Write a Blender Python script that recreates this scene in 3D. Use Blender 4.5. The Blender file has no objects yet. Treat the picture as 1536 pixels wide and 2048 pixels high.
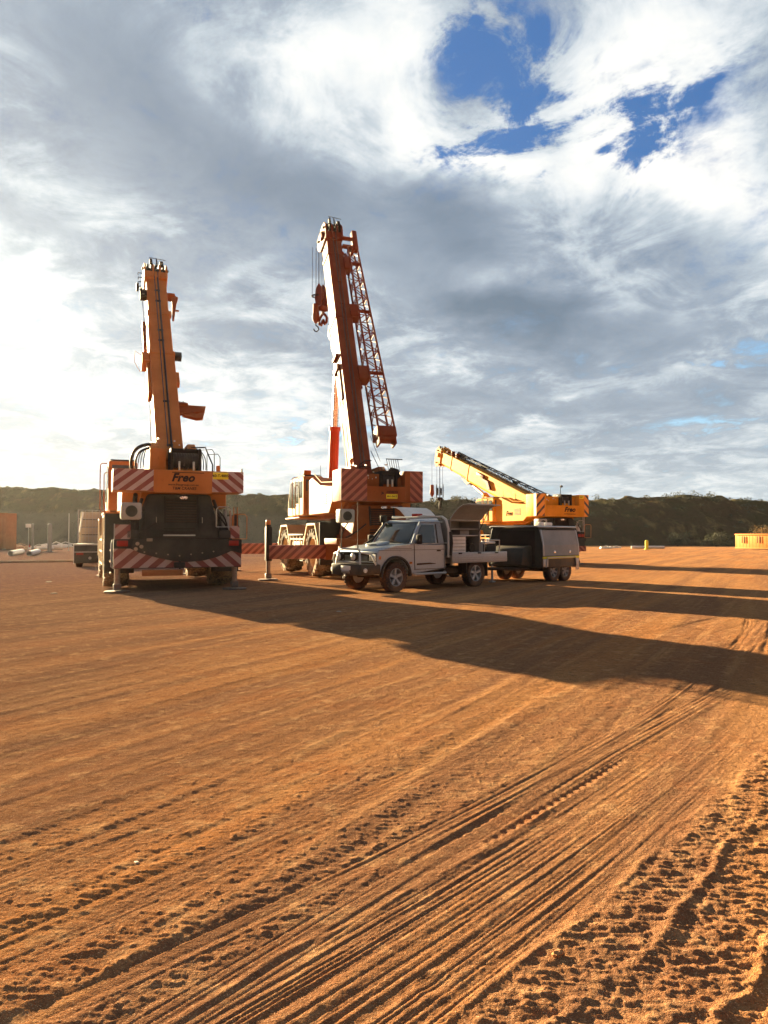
import bpy, bmesh, math, random
import numpy as np
from mathutils import Vector, Matrix
R = math.radians
C = bpy.context.scene.collection
SC = bpy.context.scene
random.seed(7)
F, HZ, CH = 1479.0, 1072.0, 1.5          # focal length in px of the photo, horizon row, eye height

def G(px, py):                           # ground point seen at a pixel
    D = CH * F / (py - HZ)
    return ((px - 768) / F * D, D)
def P(px, py, D):                        # point at depth D seen at a pixel
    return ((px - 768) / F * D, D, CH + (HZ - py) / F * D)

# ------------------------------------------------------------------ camera, sun, render settings
cam = bpy.data.cameras.new('camera'); co = bpy.data.objects.new('camera', cam); C.objects.link(co)
cam.sensor_fit = 'VERTICAL'; cam.sensor_height = 36; cam.lens = 26; cam.clip_start = 0.05; cam.clip_end = 6000
co.location = (0, 0, CH); co.rotation_euler = (R(90 + 1.86), 0, 0)
SC.camera = co
SUN_AZ, SUN_EL = -37.5, 12.4             # degrees: azimuth clockwise from +Y, elevation
sa, se = R(SUN_AZ), R(SUN_EL)
sdir = Vector((math.sin(sa) * math.cos(se), math.cos(sa) * math.cos(se), math.sin(se)))
sun = bpy.data.lights.new('sun', 'SUN'); so = bpy.data.objects.new('sun', sun); C.objects.link(so)
sun.energy = 5.0; sun.angle = R(0.55); sun.color = (1.0, 0.78, 0.44)
so.rotation_euler = sdir.to_track_quat('Z', 'Y').to_euler(); so.location = sdir * 300
SC.view_settings.view_transform = 'Standard'; SC.view_settings.look = 'None'
SC.view_settings.exposure = 3.1; SC.view_settings.gamma = 1.0
SC.cycles.max_bounces = 6; SC.cycles.diffuse_bounces = 3; SC.cycles.glossy_bounces = 3
EXPM = 2 ** SC.view_settings.exposure

# ------------------------------------------------------------------ node helpers
class NT:
    def __init__(s, tree):
        s.t = tree; s.t.nodes.clear()
    def n(s, typ, **kw):
        nd = s.t.nodes.new(typ)
        for k, v in kw.items(): setattr(nd, k, v)
        return nd
    def put(s, sock, v):
        if isinstance(v, bpy.types.NodeSocket): s.t.links.new(v, sock)
        elif isinstance(v, (tuple, list)):
            v = tuple(v)
            if len(sock.default_value) == 4 and len(v) == 3: v = v + (1,)
            sock.default_value = v
        else: sock.default_value = v
    def m(s, op, a, b=0.0, c=0.0, clamp=False):
        nd = s.n('ShaderNodeMath', operation=op, use_clamp=clamp)
        s.put(nd.inputs[0], a); s.put(nd.inputs[1], b)
        if op in ('MULTIPLY_ADD', 'SMOOTH_MIN', 'WRAP', 'COMPARE'): s.put(nd.inputs[2], c)
        return nd.outputs[0]
    def mix(s, f, a, b, mode='MIX'):
        nd = s.n('ShaderNodeMix', data_type='RGBA', blend_type=mode)
        s.put(nd.inputs[0], f); s.put(nd.inputs[6], a); s.put(nd.inputs[7], b)
        return nd.outputs[2]
    def ramp(s, f, lo, hi, a=0.0, b=1.0, smooth=True):
        nd = s.n('ShaderNodeMapRange', interpolation_type='SMOOTHSTEP' if smooth else 'LINEAR')
        for i, v in enumerate((f, lo, hi, a, b)): s.put(nd.inputs[i], v)
        return nd.outputs[0]
    def noise(s, vec, scale, detail=4, rough=0.55, dist=0.0, out=0):
        nd = s.n('ShaderNodeTexNoise')
        if vec is not None: s.put(nd.inputs['Vector'], vec)
        s.put(nd.inputs['Scale'], scale); s.put(nd.inputs['Detail'], detail)
        s.put(nd.inputs['Roughness'], rough); s.put(nd.inputs['Distortion'], dist)
        return nd.outputs[out]
    def vmap(s, vec, scale=(1, 1, 1), rot=(0, 0, 0), loc=(0, 0, 0)):
        nd = s.n('ShaderNodeMapping'); s.put(nd.inputs[0], vec)
        nd.inputs[1].default_value = loc; nd.inputs[2].default_value = rot; nd.inputs[3].default_value = scale
        return nd.outputs[0]
    def xyz(s, vec):
        nd = s.n('ShaderNodeSeparateXYZ'); s.put(nd.inputs[0], vec); return nd.outputs
    def comb(s, x, y, z):
        nd = s.n('ShaderNodeCombineXYZ')
        for i, v in enumerate((x, y, z)): s.put(nd.inputs[i], v)
        return nd.outputs[0]

# ------------------------------------------------------------------ world: Nishita sky with procedural clouds
def px_dir(px, py):
    v = Vector(((px - 768) / F, 1.0, (1024 - py) / F)); v.rotate(Matrix.Rotation(R(1.86), 3, 'X')); v.normalize()
    return math.atan2(v.x, v.y), math.asin(v.z)
def make_world():
    w = bpy.data.worlds.new('World'); SC.world = w; w.use_nodes = True
    t = NT(w.node_tree)
    sky = t.n('ShaderNodeTexSky', sky_type='NISHITA')
    sky.sun_disc = False; sky.sun_elevation = se; sky.sun_rotation = sa
    sky.air_density = 1.0; sky.dust_density = 0.6; sky.ozone_density = 2.5
    d = t.n('ShaderNodeTexCoord').outputs['Generated']
    x, y, z = t.xyz(d)
    az0 = t.m('ARCTAN2', x, y); el0 = t.m('ARCSINE', z)
    zz = t.m('ADD', t.m('MAXIMUM', z, 0.0), 0.16)
    p = t.comb(t.m('DIVIDE', x, zz), t.m('DIVIDE', y, zz), 0.0)
    wn = t.noise(p, 2.6, 5, 0.6, 0.0, 1)
    wx, wy, wz = t.xyz(wn)
    wn2 = t.noise(d, 5.0, 3, 0.55, 0.0, 1)
    vx, vy, vz = t.xyz(wn2)
    az = t.m('ADD', az0, t.m('ADD', t.m('MULTIPLY', t.m('SUBTRACT', wx, .5), .16), t.m('MULTIPLY', t.m('SUBTRACT', vx, .5), .16)))
    el = t.m('ADD', el0, t.m('ADD', t.m('MULTIPLY', t.m('SUBTRACT', wy, .5), .10), t.m('MULTIPLY', t.m('SUBTRACT', vy, .5), .10)))
    def blobs(lst):
        tot = None
        for (px, py, rx, ry, rot, amp) in lst:
            a, e = px_dir(px, py); rx_, ry_ = rx / F * .9, ry / F * .9
            da = t.m('SUBTRACT', az, a); de = t.m('SUBTRACT', el, e)
            c_, s_ = math.cos(R(rot)), math.sin(R(rot))
            u = t.m('MULTIPLY_ADD', da, c_ / rx_, t.m('MULTIPLY', de, s_ / rx_))
            v = t.m('MULTIPLY_ADD', da, -s_ / ry_, t.m('MULTIPLY', de, c_ / ry_))
            q = t.m('MULTIPLY_ADD', u, u, t.m('MULTIPLY', v, v))
            g = t.m('MULTIPLY', t.m('EXPONENT', t.m('MULTIPLY', q, -1.0)), amp)
            tot = g if tot is None else t.m('ADD', tot, g)
        return tot
    # rot: positive turns the long axis upwards to the right
    blue = blobs([(1075, 150, 165, 100, -35, 1.15), (1335, 215, 120, 52, 15, 1.05), (1230, 290, 150, 60, -20, .75), (1000, 290, 150, 70, 0, .62),
                  (700, 235, 50, 26, 0, .6), (425, 22, 60, 30, -10, .6), (960, 60, 90, 60, 0, .55),
                  (900, 300, 60, 40, 0, .4), (1400, 735, 150, 36, 0, .70), (600, 880, 140, 30, 8, .75), (130, 830, 80, 18, 0, .55),
                  (870, 885, 60, 20, 0, .5), (1500, 860, 160, 30, 0, .45), (1500, 20, 60, 40, 0, .4)])
    blue_gap = blobs([(1095, 122, 45, 22, 10, .55), (985, 235, 60, 24, 20, .60), (1170, 225, 70, 16, -30, .5), (1150, 60, 30, 24, 0, .4), (1270, 240, 26, 22, 60, .5)])
    blue = t.m('SUBTRACT', blue, blue_gap)
    dark = blobs([(330, 210, 200, 100, -38, .42), (590, 410, 190, 75, -18, .55), (930, 470, 150, 70, 0, .62), (1000, 640, 200, 52, -4, .95),
                  (1300, 660, 160, 50, 4, .40), (130, 60, 130, 70, -30, .15), (80, 440, 180, 40, -20, .30), (1450, 500, 100, 60, 0, .30),
                  (560, 700, 70, 20, 0, .34), (440, 600, 90, 30, 0, .25), (120, 720, 110, 24, 0, .26), (1000, 790, 300, 30, 0, .28), (1350, 800, 200, 40, 0, .30),
                  (250, 330, 200, 60, -30, .15), (800, 560, 120, 40, 0, .3)])
    brite = blobs([(650, 60, 120, 60, 0, .55), (840, 110, 90, 110, 0, .62), (860, 290, 110, 60, -30, .60), (1260, 100, 170, 110, -25, .80),
                   (1470, 330, 110, 190, 10, .72), (1330, 330, 180, 50, -30, .60), (1150, 350, 200, 40, 0, .40), (1020, 300, 90, 60, 40, .34),
                   (20, 640, 220, 90, 0, .50), (250, 790, 330, 60, 0, .52), (0, 500, 200, 100, 0, .15), (560, 830, 180, 40, 8, .50), (450, 560, 140, 30, 20, .28),
                   (1000, 340, 120, 30, 0, .3), (900, 745, 60, 18, -15, .45), (1060, 830, 70, 14, 0, .3), (640, 200, 120, 40, -40, .25), (700, 930, 400, 40, 0, .35),
                   (300, 930, 400, 60, 0, .30), (1300, 985, 500, 22, 0, .25), (1100, 770, 50, 10, 0, .3)])
    n1 = t.noise(p, 1.5, 9, 0.60, 0.35)
    n2 = t.noise(t.vmap(p, (1, 1, 1), (0, 0, .6), (3.1, 7.7, 0)), 3.4, 9, 0.62, 0.6)
    n3 = t.noise(t.vmap(p, (1, .7, 1), (0, 0, -.5), (9.1, 2.7, 0)), 9.0, 9, 0.68, 0.5)
    n4 = t.noise(t.vmap(p, (1, .8, 1), (0, 0, .2), (4.4, 1.3, 0)), 22.0, 6, 0.65, 0.3)
    puff = t.ramp(n2, .40, .62)
    det = t.m('SUBTRACT', t.m('ADD', t.m('MULTIPLY_ADD', puff, .16, t.m('MULTIPLY', n2, .36)), t.m('MULTIPLY_ADD', n3, .32, t.m('MULTIPLY', n4, .16))), .5)
    cover = t.m('SUBTRACT', t.m('ADD', t.m('MULTIPLY', det, 6.2), t.m('MULTIPLY_ADD', n1, .9, .95)), t.m('MULTIPLY', blue, 1.50))
    cover = t.m('ADD', cover, t.m('MULTIPLY', t.m('MULTIPLY', t.m('SUBTRACT', t.m('MULTIPLY_ADD', n3, .55, t.m('MULTIPLY', n2, .45)), .455), 13.0), t.ramp(blue, .1, .7)))
    cover = t.ramp(cover, -.75, .85)
    tone = t.m('ADD', t.m('SUBTRACT', .50, t.m('MULTIPLY', dark, .58)), t.m('MULTIPLY', brite, .72))
    edge = t.m('MULTIPLY', t.m('SUBTRACT', 1.0, t.ramp(dark, .02, .40)), .75)
    tone = t.m('ADD', tone, t.m('MULTIPLY', det, t.m('MULTIPLY_ADD', edge, 1.35, .36)))
    tone = t.m('ADD', tone, t.m('MULTIPLY', t.m('SUBTRACT', n1, .5), .35))
    cr = t.n('ShaderNodeValToRGB'); t.put(cr.inputs[0], tone)
    els = cr.color_ramp.elements
    stops = [(0.0, (.15, .215, .30)), (.22, (.235, .305, .40)), (.42, (.36, .435, .53)), (.60, (.55, .63, .70)), (.78, (.82, .87, .90)), (1.0, (1.03, 1.03, 1.0))]
    while len(els) < len(stops): els.new(.5)
    for e_, (q, c_) in zip(els, stops): e_.position = q; e_.color = c_ + (1,)
    # warm glow round the veiled sun
    dp = t.n('ShaderNodeVectorMath', operation='DOT_PRODUCT'); t.put(dp.inputs[0], d); dp.inputs[1].default_value = tuple(sdir)
    ang = t.m('ARCCOSINE', t.m('MINIMUM', dp.outputs['Value'], 1.0))
    gl = t.m('EXPONENT', t.m('MULTIPLY', t.m('MULTIPLY', ang, ang), -1 / (.30 ** 2)))
    gl2 = t.m('EXPONENT', t.m('MULTIPLY', ang, -1 / .34))
    warm = t.m('MULTIPLY_ADD', gl, .26, t.m('MULTIPLY', gl2, .12))
    cloud = t.mix(1.0, cr.outputs[0], t.mix(t.m('MULTIPLY', warm, 1.0, clamp=True), (0, 0, 0), (1.0, .93, .74)), 'ADD')
    low = t.m('EXPONENT', t.m('MULTIPLY', t.m('MAXIMUM', el0, 0.0), -9.0))
    cloud = t.mix(t.m('MULTIPLY', low, .55), cloud, (.70, .79, .81))
    skyc = t.mix(1.0, sky.outputs[0], (.80, 1.0, 1.25), 'MULTIPLY')
    blu = t.mix(t.ramp(el0, .06, .42), (.42, .66, .78), (.040, .115, .29))
    base = t.mix(.93, t.mix(1.0, skyc, (.10 * EXPM,) * 3, 'MULTIPLY'), blu)
    col = t.mix(cover, base, cloud)
    col = t.mix(t.ramp(y, .20, -.40, 0, .72), col, (.12, .145, .18))   # unseen sky behind the viewpoint, darkened to deepen the shade
    below = t.ramp(z, -.02, 0.0)
    col = t.mix(below, (.30, .22, .15), col)
    STR = 0.1
    col = t.mix(1.0, col, (1 / (EXPM * STR),) * 3, 'MULTIPLY')
    bg = t.n('ShaderNodeBackground'); t.put(bg.inputs[0], col); bg.inputs[1].default_value = STR
    o = t.n('ShaderNodeOutputWorld'); t.put(o.inputs[0], bg.outputs[0])
    w.cycles.sampling_method = 'MANUAL'; w.cycles.sample_map_resolution = 512
make_world()

# ------------------------------------------------------------------ materials
def paint(name, col, rough=.42, dust=.25, metal=0.0, coat=0.0, streak=.3, var=.12, dustcol=(.30, .13, .055), dust_z=1.6, spec=.16, bump=0.0):
    m = bpy.data.materials.new(name); m.use_nodes = True; t = NT(m.node_tree)
    oc = t.n('ShaderNodeTexCoord').outputs['Object']
    a = t.noise(oc, 1.7, 5, .6); b = t.noise(oc, 22, 4, .65); s_ = t.noise(t.vmap(oc, (9, 9, .55)), 1.0, 5, .6)
    c = t.mix(t.ramp(a, .35, .7), tuple(k * (1 - var) for k in col), tuple(min(1, k * (1 + var * .6) + var * .02) for k in col))
    c = t.mix(t.m('MULTIPLY', t.ramp(s_, .55, .78), streak), c, tuple(k * .38 + .01 for k in col))
    sp = t.noise(oc, 9, 6, .72); c = t.mix(t.m('MULTIPLY', t.ramp(sp, .60, .68), min(1, streak * 1.6)), c, tuple(k * .30 + .008 for k in col))
    fade_ = t.noise(oc, .8, 3, .5); c = t.mix(t.ramp(fade_, .45, .75, 0, streak * .5), c, tuple(min(1, k * 1.15 + .05) for k in col))
    gz = t.n('ShaderNodeNewGeometry'); pz = t.xyz(gz.outputs['Position'])[2]
    lowz = t.ramp(pz, 0.0, dust_z, 1.0, 0.12)
    dm = t.m('MULTIPLY', t.m('MULTIPLY', t.ramp(t.m('MULTIPLY_ADD', b, .5, t.m('MULTIPLY', a, .5)), .38, .62), lowz), dust * 2.2, clamp=True)
    up = t.ramp(t.xyz(gz.outputs['Normal'])[2], .3, .9, 0, .7)
    dm = t.m('MAXIMUM', dm, t.m('MULTIPLY', up, dust * 1.3), clamp=True)
    c = t.mix(dm, c, dustcol)
    bs = t.n('ShaderNodeBsdfPrincipled'); t.put(bs.inputs['Base Color'], c)
    rr = t.m('ADD', t.ramp(b, .3, .7, rough + .04, rough + .22), t.m('MULTIPLY', dm, .35), clamp=True)
    t.put(bs.inputs['Roughness'], rr); t.put(bs.inputs['Metallic'], t.m('MULTIPLY', t.m('SUBTRACT', 1.0, dm), metal))
    bs.inputs['Specular IOR Level'].default_value = spec; bs.inputs['Coat Weight'].default_value = coat
    if bump:
        bp = t.n('ShaderNodeBump'); t.put(bp.inputs['Height'], b); bp.inputs['Strength'].default_value = bump; bp.inputs['Distance'].default_value = .02
        t.put(bs.inputs['Normal'], bp.outputs[0])
    o = t.n('ShaderNodeOutputMaterial'); t.put(o.inputs[0], bs.outputs[0])
    return m
def stripes(name, ca, cb, kx=1.0, kz=1.3, period=.38, rough=.35, duty=.5, off=0.0, use='x'):
    m = bpy.data.materials.new(name); m.use_nodes = True; t = NT(m.node_tree)
    oc = t.n('ShaderNodeTexCoord').outputs['Object']; x, y, z = t.xyz(oc)
    hx = t.m('ABSOLUTE', x) if use == 'x' else y
    # retroreflective sheeting in straight bands on the flat of the plate; the sides carry the same bands
    q = t.m('ADD', t.m('MULTIPLY', hx, kx), t.m('MULTIPLY', z, kz))
    q = t.m('ADD', q, t.m('MULTIPLY', t.m('MULTIPLY', y, kx) if use == 'x' else x, 1.0))
    f = t.m('FRACT', t.m('DIVIDE', t.m('ADD', q, 10 + off), period))
    k = t.m('GREATER_THAN', f, duty)
    b = t.noise(oc, 30, 4, .65); a = t.noise(oc, 2.5, 4, .6)
    c = t.mix(k, ca, cb)
    c = t.mix(t.ramp(a, .45, .75, 0, .35), c, (.22, .11, .06))
    c = t.mix(t.ramp(b, .5, .8, 0, .25), c, (.12, .06, .04))
    bs = t.n('ShaderNodeBsdfPrincipled'); t.put(bs.inputs['Base Color'], c); t.put(bs.inputs['Roughness'], t.ramp(b, .3, .7, rough, rough + .2))
    o = t.n('ShaderNodeOutputMaterial'); t.put(o.inputs[0], bs.outputs[0])
    return m
def glass_dark(name, col=(.012, .016, .016), rough=.06):
    m = bpy.data.materials.new(name); m.use_nodes = True; t = NT(m.node_tree)
    oc = t.n('ShaderNodeTexCoord').outputs['Object']; b = t.noise(oc, 3, 5, .6)
    bs = t.n('ShaderNodeBsdfPrincipled'); t.put(bs.inputs['Base Color'], t.mix(t.ramp(b, .45, .8, 0, .35), col, (.09, .07, .05)))
    t.put(bs.inputs['Roughness'], t.ramp(b, .4, .8, rough, rough + .15)); bs.inputs['Specular IOR Level'].default_value = .7
    o = t.n('ShaderNodeOutputMaterial'); t.put(o.inputs[0], bs.outputs[0])
    return m
def emis(name, col, strength):
    m = bpy.data.materials.new(name); m.use_nodes = True; t = NT(m.node_tree)
    bs = t.n('ShaderNodeBsdfPrincipled'); bs.inputs['Base Color'].default_value = col + (1,)
    bs.inputs['Emission Color'].default_value = col + (1,); bs.inputs['Emission Strength'].default_value = strength
    o = t.n('ShaderNodeOutputMaterial'); t.put(o.inputs[0], bs.outputs[0])
    return m
M = {}
M['orange'] = paint('orange_paint', (.39, .135, .026), .46, .16, streak=.25, spec=.13)
M['red_orange'] = paint('red_orange_paint', (.23, .060, .013), .46, .16, streak=.28, spec=.10)
M['boom_red'] = paint('boom_red_paint', (.135, .027, .010), .46, .10, streak=.3, spec=.10)
M['yellow'] = paint('yellow_orange_paint', (.60, .25, .015), .5, .10, streak=.22, spec=.06)
M['cyl_red'] = paint('cylinder_red_paint', (.62, .060, .008), .4, .1)
M['black'] = paint('black_paint', (.018, .018, .018), .55, .12, streak=.1, spec=.10)
M['dark'] = paint('dark_machinery', (.028, .031, .030), .55, .08, streak=.2, var=.3, bump=.2)
M['rubber'] = paint('rubber', (.026, .024, .022), .75, .26, streak=.0, var=.2, dust_z=1.9, spec=.3)
M['rim_cream'] = paint('rim_cream', (.55, .42, .24), .55, .35, dust_z=2.5, spec=.12)  # rim paint; on the mudguards it stands in for sun sheen
M['rod'] = paint('dusty_rod', (.32, .27, .22), .35, .3, metal=.8)
M['padsteel'] = paint('pad_steel', (.13, .125, .12), .5, .3)
M['tyre_dusty'] = paint('tyre_dusty', (.035, .031, .027), .8, .42, streak=0, dustcol=(.36, .24, .13), dust_z=2.4, spec=.2)
M['steel'] = paint('steel', (.42, .42, .41), .32, .15, metal=.9)
M['chrome'] = paint('chrome_rod', (.72, .72, .72), .14, .05, metal=1.0)
M['zinc'] = paint('galvanised', (.50, .51, .50), .42, .18, metal=.6)
M['alum'] = paint('aluminium', (.40, .40, .40), .34, .14, metal=.75, streak=.15)
M['wire'] = paint('wire_rope', (.06, .06, .065), .45, .1, metal=.5)
M['silver'] = paint('silver_paint', (.27, .31, .35), .22, .0, metal=.3, coat=.5, streak=.1, var=.05)
M['white'] = paint('white_paint', (.74, .73, .70), .38, .12, streak=.2)
M['box_grey'] = paint('box_grey', (.30, .30, .29), .45, .15)
M['grey'] = paint('grey_panel', (.20, .21, .21), .34, .12, coat=.2, streak=.15)
M['charcoal'] = paint('charcoal_paint', (.030, .036, .032), .34, .10, coat=.2)
M['glass'] = glass_dark('glass')
M['cabglass'] = glass_dark('cab_glass', (.05, .06, .05), .08)
M['plate'] = paint('yellow_plate', (.72, .62, .03), .4, .08)
M['letter'] = paint('letter_black', (.02, .018, .018), .7, .03, streak=0, spec=.0)
M['amber'] = paint('amber_lens', (.50, .14, .02), .25, .05)
M['redlens'] = paint('red_lens', (.28, .015, .012), .25, .05)
M['lens'] = paint('clear_lens', (.62, .64, .62), .12, .05, metal=.4)
M['hose'] = paint('black_hose', (.015, .015, .015), .45, .08)
M['rust'] = paint('rusty_steel', (.42, .15, .05), .6, .25, streak=.4)
M['tan'] = paint('tan_canvas', (.50, .40, .29), .75, .25, streak=.2)
M['bin'] = paint('orange_bin_paint', (.72, .28, .06), .55, .2, streak=.1)
M['hivis'] = paint('yellow_tape', (.62, .58, .03), .4, .1)
M['stripe_red'] = stripes('stripe_red_white', (.17, .028, .028), (.38, .30, .30), period=.36, kz=1.25)
M['stripe_bump'] = stripes('stripe_bumper', (.15, .025, .025), (.34, .24, .23), period=.44, kz=1.15)
M['stripe_beam'] = stripes('stripe_beam', (.50, .035, .02), (.66, .30, .20), period=.50, kz=1.0)
M['stripe_fade'] = stripes('stripe_faded', (.13, .018, .012), (.33, .095, .06), period=.30, kz=1.1)
M['stripe_blk'] = stripes('stripe_black', (.03, .025, .02), (.72, .28, .02), period=.44, kz=1.0, duty=.36)

# ------------------------------------------------------------------ mesh builder
class MB:
    def __init__(s, T=None): s.bm = bmesh.new(); s.T = T or Matrix.Identity(4)
    def vs(s, pts): return [s.bm.verts.new(s.T @ Vector(p)) for p in pts]
    def _bev(s, faces, b, seg=2):
        if b > 0:
            ed = list({e for f in faces for e in f.edges})
            bmesh.ops.bevel(s.bm, geom=ed, offset=b, segments=seg, affect='EDGES', profile=.5, clamp_overlap=True)
    def box(s, x0, x1, y0, y1, z0, z1, b=0.0):
        return s.hexa([(x0, y0, z0), (x1, y0, z0), (x1, y1, z0), (x0, y1, z0), (x0, y0, z1), (x1, y0, z1), (x1, y1, z1), (x0, y1, z1)], b)
    def hexa(s, p, b=0.0):
        v = s.vs(p)
        fs = [s.bm.faces.new([v[i] for i in q]) for q in ((0, 3, 2, 1), (4, 5, 6, 7), (0, 1, 5, 4), (1, 2, 6, 5), (2, 3, 7, 6), (3, 0, 4, 7))]
        s._bev(fs, b); return s
    def prism(s, poly, axis, a, b_, bev=0.0):
        def pt(u, v, w): return {'x': (w, u, v), 'y': (u, w, v), 'z': (u, v, w)}[axis]
        A = s.vs([pt(u, v, a) for u, v in poly]); B = s.vs([pt(u, v, b_) for u, v in poly]); n = len(poly)
        fs = [s.bm.faces.new(A), s.bm.faces.new(B[::-1])]
        for i in range(n): fs.append(s.bm.faces.new((A[i], B[i], B[(i + 1) % n], A[(i + 1) % n])))
        s._bev(fs, bev, 1); return s
    def strip(s, poly, axis, a, b_, th):       # open polyline given thickness, swept along axis
        n = len(poly); out = []
        for i in range(n):
            p0 = Vector(poly[max(0, i - 1)]); p1 = Vector(poly[min(n - 1, i + 1)]); d = (p1 - p0).normalized()
            nrm = Vector((-d.y, d.x)); out.append(Vector(poly[i]) + nrm * th)
        for i in range(n - 1):
            s.prism([tuple(poly[i]), tuple(poly[i + 1]), tuple(out[i + 1]), tuple(out[i])], axis, a, b_)
        return s
    def cyl(s, p0, p1, r, r2=None, seg=16, caps=True):
        p0, p1 = Vector(p0), Vector(p1); r2 = r if r2 is None else r2
        d = (p1 - p0).normalized(); u = d.orthogonal().normalized(); w = d.cross(u)
        A, B = [], []
        for i in range(seg):
            a = 2 * math.pi * i / seg; o = u * math.cos(a) + w * math.sin(a)
            A.append(s.bm.verts.new(s.T @ (p0 + o * r))); B.append(s.bm.verts.new(s.T @ (p1 + o * r2)))
        for i in range(seg): s.bm.faces.new((A[i], A[(i + 1) % seg], B[(i + 1) % seg], B[i]))
        if caps: s.bm.faces.new(A[::-1]); s.bm.faces.new(B)
        return s
    def tube(s, pts, r, seg=8):
        pts = [Vector(p) for p in pts]; prev = None; u = None
        for i, p in enumerate(pts):
            d = (pts[min(i + 1, len(pts) - 1)] - pts[max(i - 1, 0)]).normalized()
            u = d.orthogonal().normalized() if u is None else (u - d * u.dot(d)).normalized()
            w = d.cross(u)
            ring = [s.bm.verts.new(s.T @ (p + (u * math.cos(2 * math.pi * k / seg) + w * math.sin(2 * math.pi * k / seg)) * r)) for k in range(seg)]
            if prev:
                for k in range(seg): s.bm.faces.new((prev[k], prev[(k + 1) % seg], ring[(k + 1) % seg], ring[k]))
            else: s.bm.faces.new(ring[::-1])
            prev = ring
        s.bm.faces.new(prev); return s
    def lathe(s, prof, o, ax, seg=24):         # prof: (t, r) along axis
        o, d = Vector(o), Vector(ax).normalized(); u = d.orthogonal().normalized(); w = d.cross(u); prev = None
        for (t_, r) in prof:
            ring = [s.bm.verts.new(s.T @ (o + d * t_ + (u * math.cos(2 * math.pi * k / seg) + w * math.sin(2 * math.pi * k / seg)) * max(r, 1e-4))) for k in range(seg)]
            if prev:
                for k in range(seg): s.bm.faces.new((prev[k], prev[(k + 1) % seg], ring[(k + 1) % seg], ring[k]))
            prev = ring
        return s
    def quad(s, p, th=0.004):                  # thin plate from 4 corners
        p = [Vector(q) for q in p]; n = (p[1] - p[0]).cross(p[3] - p[0]).normalized() * th
        return s.hexa([tuple(q) for q in p] + [tuple(q + n) for q in p])
    def build(s, name, mat, parent=None, smooth=35, loc=None):
        bmesh.ops.recalc_face_normals(s.bm, faces=s.bm.faces)
        me = bpy.data.meshes.new(name); s.bm.to_mesh(me); s.bm.free()
        me.materials.append(M[mat] if isinstance(mat, str) else mat)
        if smooth:
            me.shade_smooth(); me.set_sharp_from_angle(angle=R(smooth))
        o = bpy.data.objects.new(name, me); C.objects.link(o)
        if parent is not None: o.parent = parent
        if loc: o.location = loc
        return o
def arc(p0, p1, p2, n=8):                      # quadratic bend through control p1
    p0, p1, p2 = Vector(p0), Vector(p1), Vector(p2)
    return [tuple(p0 * (1 - t) ** 2 + p1 * 2 * t * (1 - t) + p2 * t * t) for t in [i / n for i in range(n + 1)]]
def thing(name, label, cat, loc=(0, 0, 0), rz=0, group=None):
    o = bpy.data.objects.new(name, None); C.objects.link(o); o.empty_display_size = .3
    o.location = loc; o.rotation_euler = (0, 0, R(rz)); o['label'] = label; o['category'] = cat
    if group: o['group'] = group
    return o
def tag(o, label, cat, group=None):
    o['label'] = label; o['category'] = cat
    if group: o['group'] = group
    return o
def struct(o): o['kind'] = 'structure'; return o
def text(name, body, mat, parent, loc, size, rot=(R(90), 0, 0), bold=.0, shear=0.0, ext=.003, spacing=1.0, align='CENTER'):
    cu = bpy.data.curves.new(name, 'FONT'); cu.body = body; cu.size = size; cu.offset = bold; cu.shear = shear; cu.extrude = ext
    cu.space_character = spacing; cu.align_x = align; cu.align_y = 'CENTER'; cu.resolution_u = 4
    ob = bpy.data.objects.new('tmp', cu); C.objects.link(ob)
    me = bpy.data.meshes.new_from_object(ob.evaluated_get(bpy.context.evaluated_depsgraph_get()))
    C.objects.unlink(ob); bpy.data.objects.remove(ob)
    me.name = name; me.materials.clear(); me.materials.append(M[mat])
    o = bpy.data.objects.new(name, me); C.objects.link(o); o.parent = parent; o.location = loc; o.rotation_euler = rot
    return o
def copy_tree(o, parent=None):
    c = o.copy(); C.objects.link(c); c.parent = parent
    for ch in list(o.children): copy_tree(ch, c)
    return c
# ------------------------------------------------------------------ ground: one sheet, finely modelled near the viewpoint
def vnoise(x, y, seed):
    xi = np.floor(x).astype(np.int64); yi = np.floor(y).astype(np.int64); fx = (x - xi).astype(np.float32); fy = (y - yi).astype(np.float32)
    fx = fx * fx * (3 - 2 * fx); fy = fy * fy * (3 - 2 * fy)
    def h(a, b):
        n = (a * 374761393 + b * 668265263 + seed * 982451653) & 0xffffffff
        n = ((n ^ (n >> 13)) * 1274126177) & 0xffffffff
        return ((n ^ (n >> 16)) & 0xffff).astype(np.float32) / 65535.0
    a = h(xi, yi); b = h(xi + 1, yi); c = h(xi, yi + 1); d = h(xi + 1, yi + 1)
    return (a + (b - a) * fx) * (1 - fy) + (c + (d - c) * fx) * fy
def fbm(x, y, seed, octv=4, g=.5):
    t = 0; a = 1; s = 0
    for k in range(octv):
        t = t + a * vnoise(x * 2 ** k + 17.3 * k, y * 2 ** k - 9.1 * k, seed + k); s += a; a *= g
    return t / s
def sstep(a, b, x):
    t = np.clip((x - a) / (b - a), 0, 1); return t * t * (3 - 2 * t)
def frame(x, y, b, bend=0.0):              # along / across coordinates of a wheel path heading b degrees right of +Y
    s = x * math.sin(R(b)) + y * math.cos(R(b)); w = x * math.cos(R(b)) - y * math.sin(R(b))
    return s, w + bend * s * s
def ribs(s, w, seed, fr=36, ln=.8):
    n = vnoise(w * fr, s * ln, seed); n2 = vnoise(w * fr * 2.3, s * ln * 2, seed + 5)
    return (np.abs(n - .5) * 2) ** .7 * .0075 - n2 * .0035
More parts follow.
